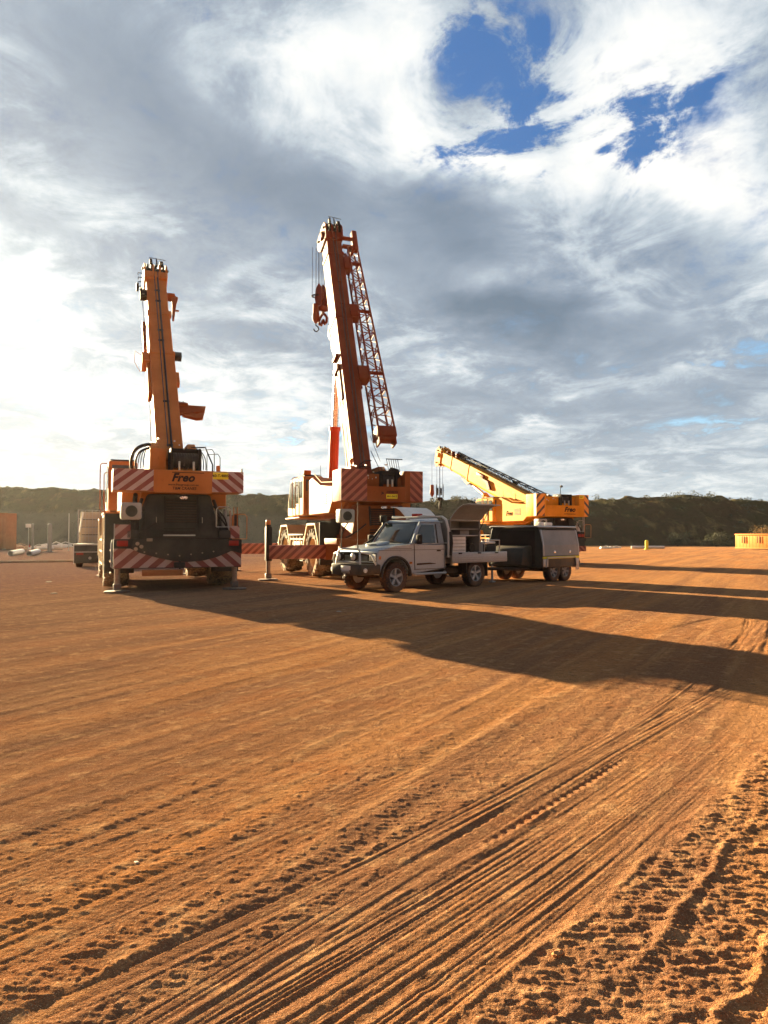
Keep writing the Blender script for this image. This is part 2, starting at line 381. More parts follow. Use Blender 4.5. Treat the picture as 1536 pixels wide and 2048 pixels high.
def lugs(s, w, seed, pitch=.085, col=.10, slant=.6, amp=.014):
    k = np.floor(w / col); wf = w / col - k
    off = ((k * 7.31 + seed) % 1.0) * pitch
    jit = (vnoise(s * 3, w * 3, seed) - .5) * .05
    ph = ((s + off + jit + slant * (w - k * col)) / pitch) % 1.0
    prof = sstep(.0, .18, ph) * (1 - sstep(.5, .72, ph))
    edge = sstep(.05, .22, wf) * (1 - sstep(.78, .95, wf))
    life = sstep(.32, .60, vnoise(s * 2.2, w * 2.6, seed + 3))
    return -prof * edge * life * amp
def clods(x, y, seed, sc, thr, amp):
    n = vnoise(x * sc, y * sc, seed)
    return sstep(thr, 1.0, n) * amp
def ground_h(x, y, res):                   # res: local spacing of the mesh, finer features than this fade out
    def fade(sz): return np.clip((sz / res - 1.2) / 2.5, 0, 1)
    h = (fbm(x * .35, y * .35, 1, 3) - .5) * .05 * fade(1.2)
    grav = (fbm(x * 48, y * 48, 11, 3, .7) - .5) * .011 * fade(.018) + (vnoise(x * 12, y * 12, 15) - .5) * .004 * fade(.08)
    rough = (fbm(x * 6, y * 6, 21, 3) - .5) * .012 * fade(.2)
    s30, w30 = frame(x, y, 29); s45, w45 = frame(x, y, 45, .012); s38, w38 = frame(x, y, 37, -.004)
    # faint long streaks of old tracks over the whole yard
    st = (vnoise(w30 * 5.5, s30 * .25, 31) - .5) * .009 * fade(.2) + (vnoise(w30 * 14, s30 * .35, 33) - .5) * .006 * fade(.08) + (vnoise(w30 * 32, s30 * .8, 35) - .5) * .004 * fade(.03)
    h = h + st + grav + rough * .35
    wob = (vnoise(s45 * .5, w45 * .2, 77) - .5) * .12
    w45 = w45 + wob * .35; w38 = w38 + wob * .3
    def band(w, c, hw, soft=.05): return sstep(-hw - soft, -hw + soft, w - c) * (1 - sstep(hw - soft, hw + soft, w - c))
    # lug prints left of the main lane, fading to the left
    mA = sstep(-4.6, -3.2, w38) * (1 - sstep(-1.9, -1.6, w45))
    rows = .35 + .65 * sstep(.25, .45, np.abs(((w38 / .125) % 1.0) - .5) * 2)
    dash = sstep(.56, .70, vnoise(x * 13 + y * 2, y * 46, 87)) * .0065 + sstep(.60, .75, vnoise(x * 22, y * 70, 88)) * .0035
    h = h + mA * (dash * rows * (.4 + .6 * vnoise(s38 * .9, w38 * 2, 86)) * fade(.03) + clods(x, y, 89, 24, .76, .005) * fade(.04))
    for c_, hw in ((-4.05, .13), (-3.3, .17), (-2.72, .13)):
        m = band(w38, c_, hw) * (.5 + .5 * sstep(.3, .6, vnoise(s38 * .8, w38, 61)))
        h = h * (1 - .6 * m) + m * (ribs(s38, w38, 41, 44) * .7 * fade(.03) - .004)
    # main lane: two wide sets of continuous ribs with a print line between
    m1 = band(w45, -1.80, .31, .04)
    h = h * (1 - .85 * m1) + m1 * ((ribs(s45, w45, 51, 46, .7) * 1.05 + ribs(s45, w45, 53, 22, .5) * .45) * fade(.025) + (vnoise(w45 * 9, s45 * .3, 52) - .5) * .006 - .006 + grav * .3)
    m2 = band(w45, -2.22, .085, .03) * sstep(2.6, 3.2, s45) * (1 - sstep(4.3, 4.9, s45))
    h = h * (1 - m2) + m2 * (-.016 - .024 * sstep(.0, .25, ((s45 + .3 * w45) / .085) % 1.0) * (1 - sstep(.5, .7, ((s45 + .3 * w45) / .085) % 1.0)))
    m3 = band(w45, -2.42, .07, .03)
    h = h * (1 - .8 * m3) + m3 * (ribs(s45, w45, 57, 44, .6) * .9 - .003)
    m4 = band(w38, -1.95, .10, .04)
    h = h * (1 - .85 * m4) + m4 * (ribs(s38, w38, 71, 44, .6) * .9 - .005)
    # right side: churned soft sand with berms
    mR = sstep(-1.50, -1.38, w45)
    ch = (fbm(x * 11, y * 11, 81, 5, .62) - .5) * .030 + clods(x, y, 83, 36, .50, .009) + clods(x, y, 85, 17, .66, .012)
    s_, w_ = s45, w45
    ch = ch * .40 + sstep(.50, .74, vnoise(x * 12 - y * 3, y * 38 + x * 6, 97)) * .006 + sstep(.55, .75, vnoise(x * 24, y * 60, 98)) * .004
    h = h * (1 - mR * .5) + mR * ch * fade(.06)
    for c_, wd, a_ in ((-1.48, .018, .010), (-1.20, .024, .012), (-.86, .022, .010), (-.5, .03, .015), (.1, .035, .011), (.62, .045, .013), (1.3, .05, .013), (-2.12, .016, .008), (-2.52, .018, .006), (-3.1, .018, .005)):
        wj = w45 - c_ + (fbm(s45 * 3, s45 * 0 + c_, 91, 2) - .5) * .10
        h = h + a_ * np.exp(-(wj / wd) ** 2) * (.35 + .9 * vnoise(s45 * 4.5, w45 * 4, 93)) * fade(wd * 1.2)
    # pressed-in prints
    def dent(px, py, r, amp):
        gx, gy = G(px, py); d2 = ((x - gx) ** 2 + (y - gy) ** 2) / (r * r)
        return -amp * np.exp(-d2) + amp * .5 * np.exp(-(np.sqrt(d2) - 1.5) ** 2 * 5)
    for (px, py, r, a_) in ((870, 1948, .05, .006),):
        h = h + dent(px, py, r, a_)
    # an older set of treads crossing at the right edge of the yard
    s60, w60 = frame(x, y, 31); mo_ = band(w60, -.70, .42, .08) * sstep(7.2, 8.4, y) * (1 - sstep(11.5, 13.5, y))
    h = h + mo_ * ribs(s60, w60, 111, 14, .6) * 1.6
    far = sstep(14, 30, np.sqrt(x * x + y * y))
    return h * (1 - far * .6)
def make_ground():
    rr = [0.25, .5, .8, 1.1, 1.4]; r = 1.6
    while r < 4000:
        rr.append(r)
        r *= 1.0024 if r < 8 else (1.0034 if r < 22 else (1.010 if r < 70 else 1.06))
    rr = np.array(rr)
    ad = np.linspace(-31, 31, 1050)
    side = np.concatenate([np.linspace(31, 60, 60)[1:], np.linspace(60, 300, 90)[1:], np.linspace(300, 329, 60)[1:-1]])
    az = np.radians(np.concatenate([ad, side])); na = len(az); nr = len(rr)
    RR, AZ = np.meshgrid(rr, az, indexing='ij')
    X = RR * np.sin(AZ); Y = RR * np.cos(AZ)
    dr = np.gradient(rr)[:, None]; da = np.minimum(np.abs(np.gradient(az)), .05)[None, :]
    res = np.maximum(dr, RR * da).astype(np.float32)
    Z = ground_h(X, Y, res)
    # keep the earth flat where the vehicles stand
    flat = sstep(15, 19, Y) * (1 - sstep(60, 80, Y)); Z = Z * (1 - .7 * flat)
    co_ = np.stack([X, Y, Z], -1).reshape(-1, 3).astype(np.float32)
    co_ = np.concatenate([co_, np.array([[0, 0, 0]], np.float32)])
    i = np.arange(nr - 1)[:, None]; j = np.arange(na)[None, :]; jn = (j + 1) % na
    q = np.stack(np.broadcast_arrays(i * na + j, (i + 1) * na + j, (i + 1) * na + jn, i * na + jn), -1).reshape(-1, 4)
    j1 = np.arange(na); tri = np.stack([np.full(na, nr * na), j1, (j1 + 1) % na], -1)
    me = bpy.data.meshes.new('ground'); me.vertices.add(len(co_)); me.vertices.foreach_set('co', co_.ravel())
    loops = np.concatenate([q[:, ::-1].ravel(), tri[:, ::-1].ravel()]).astype(np.int32)
    me.loops.add(len(loops)); me.loops.foreach_set('vertex_index', loops)
    nq, nt_ = len(q), len(tri)
    me.polygons.add(nq + nt_)
    st = np.concatenate([np.arange(nq) * 4, nq * 4 + np.arange(nt_) * 3]).astype(np.int32)
    me.polygons.foreach_set('loop_start', st); me.update(calc_edges=True); me.validate()
    me.shade_smooth()
    if me.polygons[0].normal.z < 0: me.flip_normals()
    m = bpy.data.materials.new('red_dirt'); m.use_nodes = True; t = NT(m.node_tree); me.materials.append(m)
    pos = t.n('ShaderNodeNewGeometry').outputs['Position']
    rot = t.vmap(pos, (1, 1, 1), (0, 0, R(29)))
    strk = t.noise(t.vmap(rot, (1.3, .09, 1)), 1.0, 7, .62, .3)
    strk2 = t.noise(t.vmap(rot, (7, .35, 1)), 1.0, 5, .6, .2)
    big = t.noise(pos, .16, 5, .55); mid = t.noise(pos, 1.4, 5, .6); fine = t.noise(pos, 60, 5, .8); grit = t.noise(pos, 170, 2, .6)
    c = t.mix(t.ramp(big, .35, .65), (.270, .098, .028), (.300, .130, .042))
    c = t.mix(t.ramp(strk, .38, .62, 0, .9), c, (.170, .072, .030))
    c = t.mix(t.ramp(strk2, .50, .75, 0, .55), c, (.37, .175, .060))
    c = t.mix(t.ramp(mid, .50, .75, 0, .55), c, (.230, .076, .024))
    x_, y_, z_ = t.xyz(pos)
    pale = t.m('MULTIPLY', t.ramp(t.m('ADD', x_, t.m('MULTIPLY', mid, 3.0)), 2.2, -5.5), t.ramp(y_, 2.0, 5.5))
    c = t.mix(t.m('MULTIPLY', pale, .68), c, t.mix(t.ramp(strk, .36, .64), (.160, .084, .046), (.105, .056, .032)))  # greyer left side: sun glare put into the dirt colour
    far_left_dark = t.m('MULTIPLY', t.ramp(t.m('MULTIPLY_ADD', big, 9.0, x_), -1.0, -6.0), t.ramp(t.m('MULTIPLY_ADD', mid, 6.0, y_), 17.0, 27.0))
    c = t.mix(t.m('MULTIPLY', far_left_dark, .8), c, (.110, .055, .038))  # darker brown mixed in over the far left of the yard
    med = t.noise(pos, 13, 5, .75); med2 = t.noise(pos, 4.5, 6, .75)
    c = t.mix(t.ramp(med, .50, .66, 0, .72), c, (.115, .048, .020))
    c = t.mix(t.ramp(med2, .52, .66, 0, .50), c, (.40, .20, .075))
    c = t.mix(t.ramp(fine, .50, .68, 0, .65), c, (.095, .040, .018))
    c = t.mix(t.ramp(grit, .58, .70, 0, .6), c, (.55, .32, .15))
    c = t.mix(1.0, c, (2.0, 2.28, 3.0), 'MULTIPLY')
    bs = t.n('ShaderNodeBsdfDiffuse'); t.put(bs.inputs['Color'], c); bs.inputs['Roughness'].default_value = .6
    h1 = t.m('MULTIPLY_ADD', med, 1.6, t.m('MULTIPLY', med2, 2.2)); h1 = t.m('ADD', h1, t.m('MULTIPLY_ADD', fine, .6, t.m('MULTIPLY_ADD', grit, .35, t.m('MULTIPLY', strk2, .8))))
    bp = t.n('ShaderNodeBump'); t.put(bp.inputs['Height'], h1); bp.inputs['Strength'].default_value = 1.0; bp.inputs['Distance'].default_value = .05
    t.put(bs.inputs['Normal'], bp.outputs[0])
    o = t.n('ShaderNodeOutputMaterial'); t.put(o.inputs[0], bs.outputs[0])
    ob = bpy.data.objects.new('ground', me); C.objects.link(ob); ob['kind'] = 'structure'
make_ground()

# ------------------------------------------------------------------ spoil ridges behind the yard
def make_hills():
    def tab(pts, D): return [((px - 768) / F * D, CH + (HZ - py) / F * D) for px, py in pts]
    crest = tab([(-900, 985), (-300, 975), (0, 978), (40, 976), (100, 978), (200, 981), (270, 986), (490, 991), (600, 992), (700, 998), (800, 1003), (872, 1004),
                 (900, 1001), (915, 999), (935, 1003), (960, 1012), (1080, 1003), (1190, 1000), (1230, 997), (1290, 996), (1330, 994), (1370, 995), (1400, 997), (1430, 996),
                 (1460, 1001), (1500, 1000), (1536, 1005), (1800, 1000), (2400, 1010)], 135)
    mound = tab([(-900, 1015), (-200, 1010), (0, 1006), (60, 1003), (120, 1000), (170, 1010), (240, 1022), (420, 1020), (490, 1024), (560, 1028), (620, 1036), (760, 1062), (860, 1072), (2400, 1085)], 112)
    cx, cz = zip(*crest); mx, mz = zip(*mound)
    xs = np.linspace(-320, 320, 900); ys = np.concatenate([np.linspace(94, 150, 150), np.linspace(151, 260, 30)])
    X, Y = np.meshgrid(xs, ys, indexing='xy')
    cr = np.interp(X, cx, cz); mo = np.interp(X, mx, mz)
    spur = 10 * np.exp(-((X - 55) / 8) ** 2) + 5 * np.exp(-((X - 20) / 10) ** 2)
    base = 113 - spur * .7 + (fbm(X * .06, X * 0, 5, 3) - .5) * 8
    gul = (fbm(X * .16 + Y * .10, Y * .05, 7, 4) - .5)
    top = 133 - spur * .2
    tt = np.clip((Y - base) / (top - base), 0, 1)
    hC = cr * np.clip(tt ** .85, 0, 1) + gul * 3.4 * np.sin(np.clip(tt, 0, 1) * np.pi) + (fbm(X * .5, Y * .5, 9, 4) - .5) * 1.5 * sstep(0, .1, tt)
    hC = np.where(Y > 136, cr + (fbm(X * .4, Y * .4, 15, 3) - .5) * .8 - np.clip(Y - 150, 0, 999) * .12, hC)
    t2 = np.clip((Y - 98 - (fbm(X * .08, X * 0, 25, 2) - .5) * 6) / 12, 0, 1)
    hM = mo * sstep(0, 1, t2) * (1 - sstep(116, 150, Y) * .6) + (fbm(X * .25, Y * .25, 19, 4) - .5) * 1.2 * sstep(0, .2, t2)
    Z = hC - .05
    Z = np.where(tt <= 0, -.3, Z)
    nx, ny = len(xs), len(ys)
    co_ = np.stack([X, Y, Z], -1).reshape(-1, 3).astype(np.float32)
    i = np.arange(ny - 1)[:, None]; j = np.arange(nx - 1)[None, :]
    q = np.stack(np.broadcast_arrays(i * nx + j, i * nx + j + 1, (i + 1) * nx + j + 1, (i + 1) * nx + j), -1).reshape(-1, 4)
    me = bpy.data.meshes.new('hills'); me.from_pydata([], [], [])
    me.vertices.add(len(co_)); me.vertices.foreach_set('co', co_.ravel())
    me.loops.add(q.size); me.loops.foreach_set('vertex_index', q.ravel().astype(np.int32))
    me.polygons.add(len(q)); me.polygons.foreach_set('loop_start', (np.arange(len(q)) * 4).astype(np.int32)); me.update(calc_edges=True); me.validate()
    me.shade_smooth()
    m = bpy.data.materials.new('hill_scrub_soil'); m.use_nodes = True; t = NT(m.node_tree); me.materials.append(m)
    pos = t.n('ShaderNodeNewGeometry').outputs['Position']
    a = t.noise(pos, .10, 6, .6); b = t.noise(pos, .9, 5, .65); d = t.noise(t.vmap(pos, (1, .4, .4), (0, 0, .5)), .5, 6, .65)
    c = t.mix(t.ramp(a, .40, .62), (.055, .036, .022), (.048, .044, .022))
    c = t.mix(t.ramp(b, .48, .70, 0, .8), c, (.026, .028, .013))
    c = t.mix(t.ramp(d, .52, .70, 0, .6), c, (.20, .15, .07))
    hx_, hy_, hz_ = t.xyz(pos)
    haze_tint = t.m('MULTIPLY', t.ramp(t.m('ADD', hz_, t.m('MULTIPLY', a, 5.0)), 8.6, 6.8), t.ramp(hx_, 0, -14))
    c = t.mix(t.m('MULTIPLY', haze_tint, .85), c, (.085, .075, .058))  # pale grey haze veil painted into the low left slopes
    bs = t.n('ShaderNodeBsdfPrincipled'); t.put(bs.inputs['Base Color'], c); bs.inputs['Roughness'].default_value = .9; bs.inputs['Specular IOR Level'].default_value = 0
    bp = t.n('ShaderNodeBump'); t.put(bp.inputs['Height'], t.m('MULTIPLY_ADD', b, .7, d)); bp.inputs['Strength'].default_value = .9; bp.inputs['Distance'].default_value = .8
    t.put(bs.inputs['Normal'], bp.outputs[0])
    o = t.n('ShaderNodeOutputMaterial'); t.put(o.inputs[0], bs.outputs[0])
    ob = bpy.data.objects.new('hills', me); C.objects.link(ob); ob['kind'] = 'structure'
    def hz(x, y):
        jx = int(np.argmin(np.abs(xs - x))); jy = int(np.argmin(np.abs(ys - y))); return float(Z[jy, jx])
    return hz
hill_z = make_hills()
def leaf_mat(name, ca, cb):
    m = bpy.data.materials.new(name); m.use_nodes = True; t = NT(m.node_tree)
    pos = t.n('ShaderNodeNewGeometry').outputs['Position']
    c = t.mix(t.ramp(t.noise(pos, 1.1, 3, .6), .35, .65), ca, cb)
    bs = t.n('ShaderNodeBsdfPrincipled'); t.put(bs.inputs['Base Color'], c); bs.inputs['Roughness'].default_value = .7
    tr = t.n('ShaderNodeBsdfTranslucent'); t.put(tr.inputs[0], c)
    mx = t.n('ShaderNodeMixShader'); mx.inputs[0].default_value = .3; t.put(mx.inputs[1], bs.outputs[0]); t.put(mx.inputs[2], tr.outputs[0])
    o = t.n('ShaderNodeOutputMaterial'); t.put(o.inputs[0], mx.outputs[0]); return m
M['leaf'] = leaf_mat('scrub_leaves', (.016, .020, .009), (.050, .048, .020))
M['leaf_dry'] = leaf_mat('dry_leaves', (.22, .12, .04), (.12, .09, .035))
def leaves(verts, faces, c, r, h, n, sz, rnd):
    for _ in range(n):
        u = rnd.random() * 6.283; q = rnd.random() ** .5; v = rnd.random()
        p = Vector((c[0] + math.cos(u) * q * r * (1 - .45 * v), c[1] + math.sin(u) * q * r * (1 - .45 * v), c[2] + v * h * (1 - .35 * q * q)))
        a = Vector((rnd.gauss(0, 1), rnd.gauss(0, 1), rnd.gauss(0, 1))).normalized(); b = a.orthogonal().normalized()
        s1 = sz * (.5 + rnd.random()); k = len(verts)
        verts += [tuple(p - a * s1), tuple(p + b * s1 * .5), tuple(p + a * s1), tuple(p - b * s1 * .5)]; faces.append((k, k + 1, k + 2, k + 3))
def make_scrub():
    rnd = random.Random(3); V, Fc = [], []
    for _ in range(700):                      # low bushes along the crest and down the flanks
        x = rnd.uniform(-85, 95)
        if x < 8 and rnd.random() < .7: continue
        if rnd.random() < .55: y = rnd.uniform(129, 137)
        else: y = rnd.uniform(112, 131)
        r = rnd.uniform(.35, 1.2) * (1.2 if y > 129 else .8) * (.55 if x < 8 else 1)
        leaves(V, Fc, (x, y, hill_z(x, y) - .15), r, r * rnd.uniform(.6, 1.1), int(34 * r) + 10, .16, rnd)
    me = bpy.data.meshes.new('scrub'); me.from_pydata(V, [], Fc); me.materials.append(M['leaf'])
    o = bpy.data.objects.new('scrub', me); C.objects.link(o); o['kind'] = 'stuff'; tag(o, 'low dark scrub growing over the spoil ridges', 'scrub')
make_scrub()
def make_bush(px, py, D, r, h, mat, label, seed):
    rnd = random.Random(seed); x = (px - 768) / F * D; z = hill_z(x, D) if D > 96 else 0
    z = max(z, 0)
    t_ = thing('bush', label, 'bush', (x, D, z))
    V, Fc = [], []
    for k in range(9):
        a = rnd.random() * 6.28; q = rnd.random() * r * .6
        leaves(V, Fc, (math.cos(a) * q, math.sin(a) * q, rnd.random() * h * .35 + .15), r * .55, h * .6, 150, .10, rnd)
    me = bpy.data.meshes.new('foliage'); me.from_pydata(V, [], Fc); me.materials.append(M[mat])
    o = bpy.data.objects.new('foliage', me); C.objects.link(o); o.parent = t_
    b = MB()
    for k in range(5):
        a = k * 1.3; b.tube([(0, 0, -.1), (math.cos(a) * r * .2, math.sin(a) * r * .2, h * .35), (math.cos(a) * r * .4, math.sin(a) * r * .4, h * .8)], .03, 5)
    b.build('stems', 'dark', t_)
make_bush(1355, 1085, 108, 2.4, 2.2, 'leaf', 'round dark green bush at the foot of the right ridge', 1)
make_bush(1432, 1088, 104, 2.1, 2.2, 'leaf', 'olive bush beside the left end of the orange bin', 2)
make_bush(1530, 1072, 100, 2.6, 3.6, 'leaf_dry', 'sunlit rust coloured bush behind the orange bin', 3)
# ------------------------------------------------------------------ cranes (local axes: x right, y forward, z up; y = 0 at the rear face)
def crane_wheel(parent, R_, W, side, rim='rim_cream'):
    """wheel centred on its own origin, outer face on side s (-1 left, +1 right)"""
    s = side
    h = MB()
    h.lathe([(W * .10 * s, 0), (W * .10 * s, R_ * .16), (W * .40 * s, R_ * .15), (W * .42 * s, R_ * .10), (W * .42 * s, 0)], (0, 0, 0), (1, 0, 0), 16)
    for k in range(10):
        a = k * .6283; h.cyl((W * .16 * s, math.cos(a) * R_ * .24, math.sin(a) * R_ * .24), (W * .24 * s, math.cos(a) * R_ * .24, math.sin(a) * R_ * .24), R_ * .022, seg=6)
    h.cyl((-W * .5 * s, 0, 0), (W * .1 * s, 0, 0), R_ * .14, seg=12)
    hub = h.build('wheel', 'rim_cream' if rim == 'rim_cream' else rim, parent)
    r = MB()
    r.lathe([(W * .14, 0), (W * .14, R_ * .30), (W * .02, R_ * .36), (W * .02, R_ * .50), (W * .30, R_ * .53), (W * .40, R_ * .58), (W * .40, R_ * .60), (-W * .4, R_ * .60), (-W * .4, R_ * .5), (-W * .1, R_ * .45), (-W * .1, 0)], (0, 0, 0), (s, 0, 0), 32)
    r.build('rim', rim, hub)
    t = MB()
    t.lathe([(W * .38, R_ * .58), (W * .46, R_ * .66), (W * .50, R_ * .78), (W * .46, R_ * .91), (W * .30, R_ * .955), (-W * .30, R_ * .955), (-W * .46, R_ * .91), (-W * .5, R_ * .78), (-W * .46, R_ * .66), (-W * .38, R_ * .58)], (0, 0, 0), (1, 0, 0), 40)
    n = 18
    for side_ in (-1, 1):
        for k in range(n):
            a0 = 2 * math.pi * (k + (.5 if side_ > 0 else 0)) / n; da = .17
            pts = []
            for rr_ in (.93, 1.0):
                for (xx, aa) in ((.02, a0), (.02, a0 + da * .62), (.50, a0 + da * 1.9), (.50, a0 + da * 1.15)):
                    q = R_ * (rr_ - (.055 if xx > .3 else 0)); pts.append((side_ * xx * W, math.cos(aa) * q, math.sin(aa) * q))
            t.hexa(pts)
            pts = []                              # the shoulder of the lug seen on the sidewall
            for xx in (.44, .515):
                for (rr_, aa) in ((.80, a0 + da * 1.3), (.80, a0 + da * 1.9), (.95, a0 + da * 1.9), (.95, a0 + da * 1.1)):
                    pts.append((side_ * xx * W, math.cos(aa) * R_ * rr_, math.sin(aa) * R_ * rr_))
            t.hexa(pts)
    t.build('tyre', 'tyre_dusty', hub, smooth=40)
    return hub

def frame_T(P0, E, yaw=0):
    d = Vector((0, math.cos(E), math.sin(E))); n = Vector((0, -math.sin(E), math.cos(E)))
    T = Matrix(((1, d.x, n.x, P0[0]), (0, d.y, n.y, P0[1]), (0, d.z, n.z, P0[2]), (0, 0, 0, 1)))
    return T                                   # local (x, s along boom, n towards its top side)

def build_crane(k):
    g = k.get
    root = thing('mobile_crane', k['label'], 'crane', (k['x'], k['y'], 0), k['yaw'], 'rough terrain cranes parked in the yard')
    body, main = k['body'], k['main']
    W2 = k['W2']                               # half width over counterweight
    # ---- carrier
    y1 = k['len']
    c = MB()
    c.box(-1.0, 1.0, .35, y1 - .3, .95, 1.55, .04)
    c.box(-.80, .80, .5, y1 - .6, .62, .97, .03)
    c.box(-1.5, 1.5, k['wy'][0] + 1.05, k['wy'][1] - 1.05, .85, 1.50, .05)
    for wy in k['wy']: c.cyl((-1.2, wy, k['wr']), (1.2, wy, k['wr']), .20, seg=12); c.box(-.35, .35, wy - .3, wy + .3, k['wr'] - .28, k['wr'] + .28, .06)
    c.box(-1.45, 1.45, y1 - .7, y1, .85, 1.75, .05)
    c.build('carrier_body', k['carrier'], root)
    d = MB()                                   # deck plates and steps
    d.box(-1.66, 1.66, k['wy'][0] + .95, k['wy'][1] - .95, 1.52, 1.58, .01)
    for i in range(3): d.box(-k['wx'] - .30, -k['wx'] - .10, k['wy'][0] + 1.35, k['wy'][0] + 1.85, .55 + .3 * i, .58 + .3 * i)
    d.build('deck', 'dark', root)
    for s in (-1, 1):                          # side tank with framed lockers between the wheels
        t = MB(); ya, yb = k['wy'][0] + 1.1, k['wy'][1] - 1.1
        wo = k['wx'] + .33; x0, x1 = (-wo + .05, -wo + .30) if s < 0 else (wo - .30, wo - .05)
        t.box(x0, x1, ya + .5, yb - .15, .70, 1.30, .04)
        t.build('side_tank', 'white' if s < 0 else k['carrier'], root)
        f = MB()
        xo = -wo - .01 if s < 0 else wo - .03
        n = 4
        for i in range(n + 1):
            yy = ya + (yb - ya) * i / n; f.box(xo, xo + .04, yy - .03, yy + .03, .62, 1.52)
        for zz in (.62, 1.0, 1.36): f.box(xo - .004, xo + .036, ya, yb, zz, zz + .05)
        f.build('ladder_rail', k['fender'], root)
    for wy in k['wy']:
        for s in (-1, 1):
            R_ = k['wr']
            w = crane_wheel(root, R_, .66, s, k['rim'])
            w.location = (s * k['wx'], wy, R_)
            f = MB(); wo = k['wx'] + .33; a, b = (-wo, -wo + .76) if s < 0 else (wo - .76, wo)
            top = R_ * 2 + k.get('gtop', .16)
            pr = [(wy - R_ - .20, R_ * .95), (wy - R_ - .12, R_ * 1.45), (wy - R_ * .62, top), (wy + R_ * .62, top), (wy + R_ + .12, R_ * 1.45), (wy + R_ + .22, R_ * .95)]
            f.strip(pr[::-1], 'x', a, b, .06)
            xo = a - .03 if s < 0 else b - .03     # raised lip along the outer edge
            f.strip(pr[::-1], 'x', xo, xo + .06, .075)
            f.build('mudguard', k['fender'], root, smooth=0)
            if wy == k['wy'][0]: f = MB(); f.box(a - .02, b, wy - R_ - .30, wy - R_ - .26, R_ * .55, top + .02, .005); f.build('mud_flap', 'dark', root)
    # ---- outriggers
    for (yy, idx) in ((k['oy'][0], 0), (k['oy'][1], 1)):
        bx = MB(); bx.box(-k['obw'], k['obw'], yy - .19, yy + .19, .68, 1.24, .015)
        bx.build('outrigger_box', k['obm'], root)
        for s in (-1, 1):
            ox = k['ox'][0 if s < 0 else 1]
            if ox > k['obw'] + .1:
                be = MB(); a, b = sorted((s * (k['obw'] - .3), s * ox)); be.box(a, b, yy - .14, yy + .14, .72, 1.19, .012)
                beam = be.build('outrigger_beam', k['beam'], root)
            ja = MB(); ja.box(s * ox - .10, s * ox + .10, yy - .13, yy + .13, k['jz'][0], k['jz'][1], .02)
            ja.cyl((s * ox, yy, k['jz'][1]), (s * ox, yy, k['jz'][1] + .06), .09, seg=12)
            jk = ja.build('outrigger_jack', 'black', root)
            ro = MB(); ro.cyl((s * ox, yy, .22), (s * ox, yy, k['jz'][0] + .01), .075, seg=16)
            ro.build('jack_rod', 'rod', jk)
            pd = MB(); pd.box(s * ox - .10, s * ox + .10, yy - .10, yy + .10, .07, .24, .03)
            pd.lathe([(0.012, 0), (0.012, k['pad']), (.045, k['pad'] * 1.01), (.055, k['pad'] * .9), (.06, .2), (.06, 0)], (s * ox, yy, 0), (0, 0, 1), 20)
            pd.build('outrigger_pad', 'padsteel', root)
    # ---- engine hood at the rear under the counterweight
    e = MB(); hz = k['hoodz']
    e.hexa([(-1.05, .12, 1.38), (1.15, .12, 1.38), (1.15, 1.7, 1.38), (-1.05, 1.7, 1.38), (-.80, .30, hz), (.85, .30, hz), (.85, 1.7, hz), (-.8, 1.7, hz)], .06)
    e.box(-1.55, 1.55, .14, 1.6, 1.22, 1.42, .03)
    e.box(.95, 1.35, .35, 1.0, 1.4, 1.75, .05)
    hd = e.build('engine_hood', k['hood'], root)
    gr = MB()
    for i in range(9):
        z0 = 1.86 + i * (hz - 1.98) / 9; yb = .12 + .18 * (z0 - 1.38) / (hz - 1.38)
        gr.hexa([(-.36, yb - .035, z0), (.46, yb - .035, z0), (.46, yb + .02, z0 + .035), (-.36, yb + .02, z0 + .035), (-.36, yb - .03, z0 + .02), (.46, yb - .03, z0 + .02), (.46, yb + .02, z0 + .055), (-.36, yb + .02, z0 + .055)])
    for x_ in (-.40, .46): gr.hexa([(x_, .12, 1.84), (x_ + .05, .12, 1.84), (x_ + .05, .2, 1.84), (x_, .2, 1.84), (x_, .23, hz - .06), (x_ + .05, .23, hz - .06), (x_ + .05, .3, hz - .06), (x_, .3, hz - .06)])
    gr.build('radiator_grille', 'black', hd)
    for i in range(3):
        sl = MB(); sl.box(-.42, .42, .075, .125, 1.50 + .09 * i, 1.54 + .09 * i, .01); sl.build('step_bar', 'zinc' if i == 0 else 'black', hd)
    eb = MB(); eb.lathe([(0, 0), (0, .105), (.02, .11), (.03, .09), (.03, 0)], (0, 0, 0), (0, -1, 0), 24)
    for v in eb.bm.verts: v.co.z *= .45
    o = eb.build('badge', 'chrome', hd); o.location = (.12, .215, hz - .10)
                                               # pipes, hoses and brackets on both sides of the hood
    for (a, b, c_) in (((-1.35, .3, 1.42), (-1.3, .1, 1.9), (-.85, .35, 2.2)), ((-1.2, .25, 1.45), (-.9, .0, 1.62), (-.55, .1, 1.9)), ((1.25, .3, 1.42), (1.45, .2, 2.0), (.9, .4, 2.35)), ((1.4, .3, 1.42), (1.3, .0, 1.8), (1.0, .2, 2.1))):
        ho = MB(); ho.tube(arc(a, b, c_), .022, 6); ho.build('hydraulic_hose', 'hose', root)
    # exhaust box / air cleaner and hand rails at the right
    ex = MB(); ex.cyl((1.30, .55, 1.45), (1.30, .55, 2.05), .15, seg=18); ex.cyl((1.30, .55, 2.05), (1.30, .55, 2.25), .05, seg=10)
    ex.build('air_cleaner', k['cleaner'], root)
    for (xa, za, zb) in ((.98, 1.75, 2.30), (1.42, 1.42, 2.10)):
        rl = MB(); rl.tube([(xa, .10, za), (xa, .08, zb - .06), (xa + .06, .08, zb), (xa + .34, .08, zb), (xa + .40, .08, zb - .06), (xa + .40, .10, za), (xa, .10, za)], .016, 6)
        rl.build('hand_rail', 'steel' if za > 1.6 else 'rust', root)
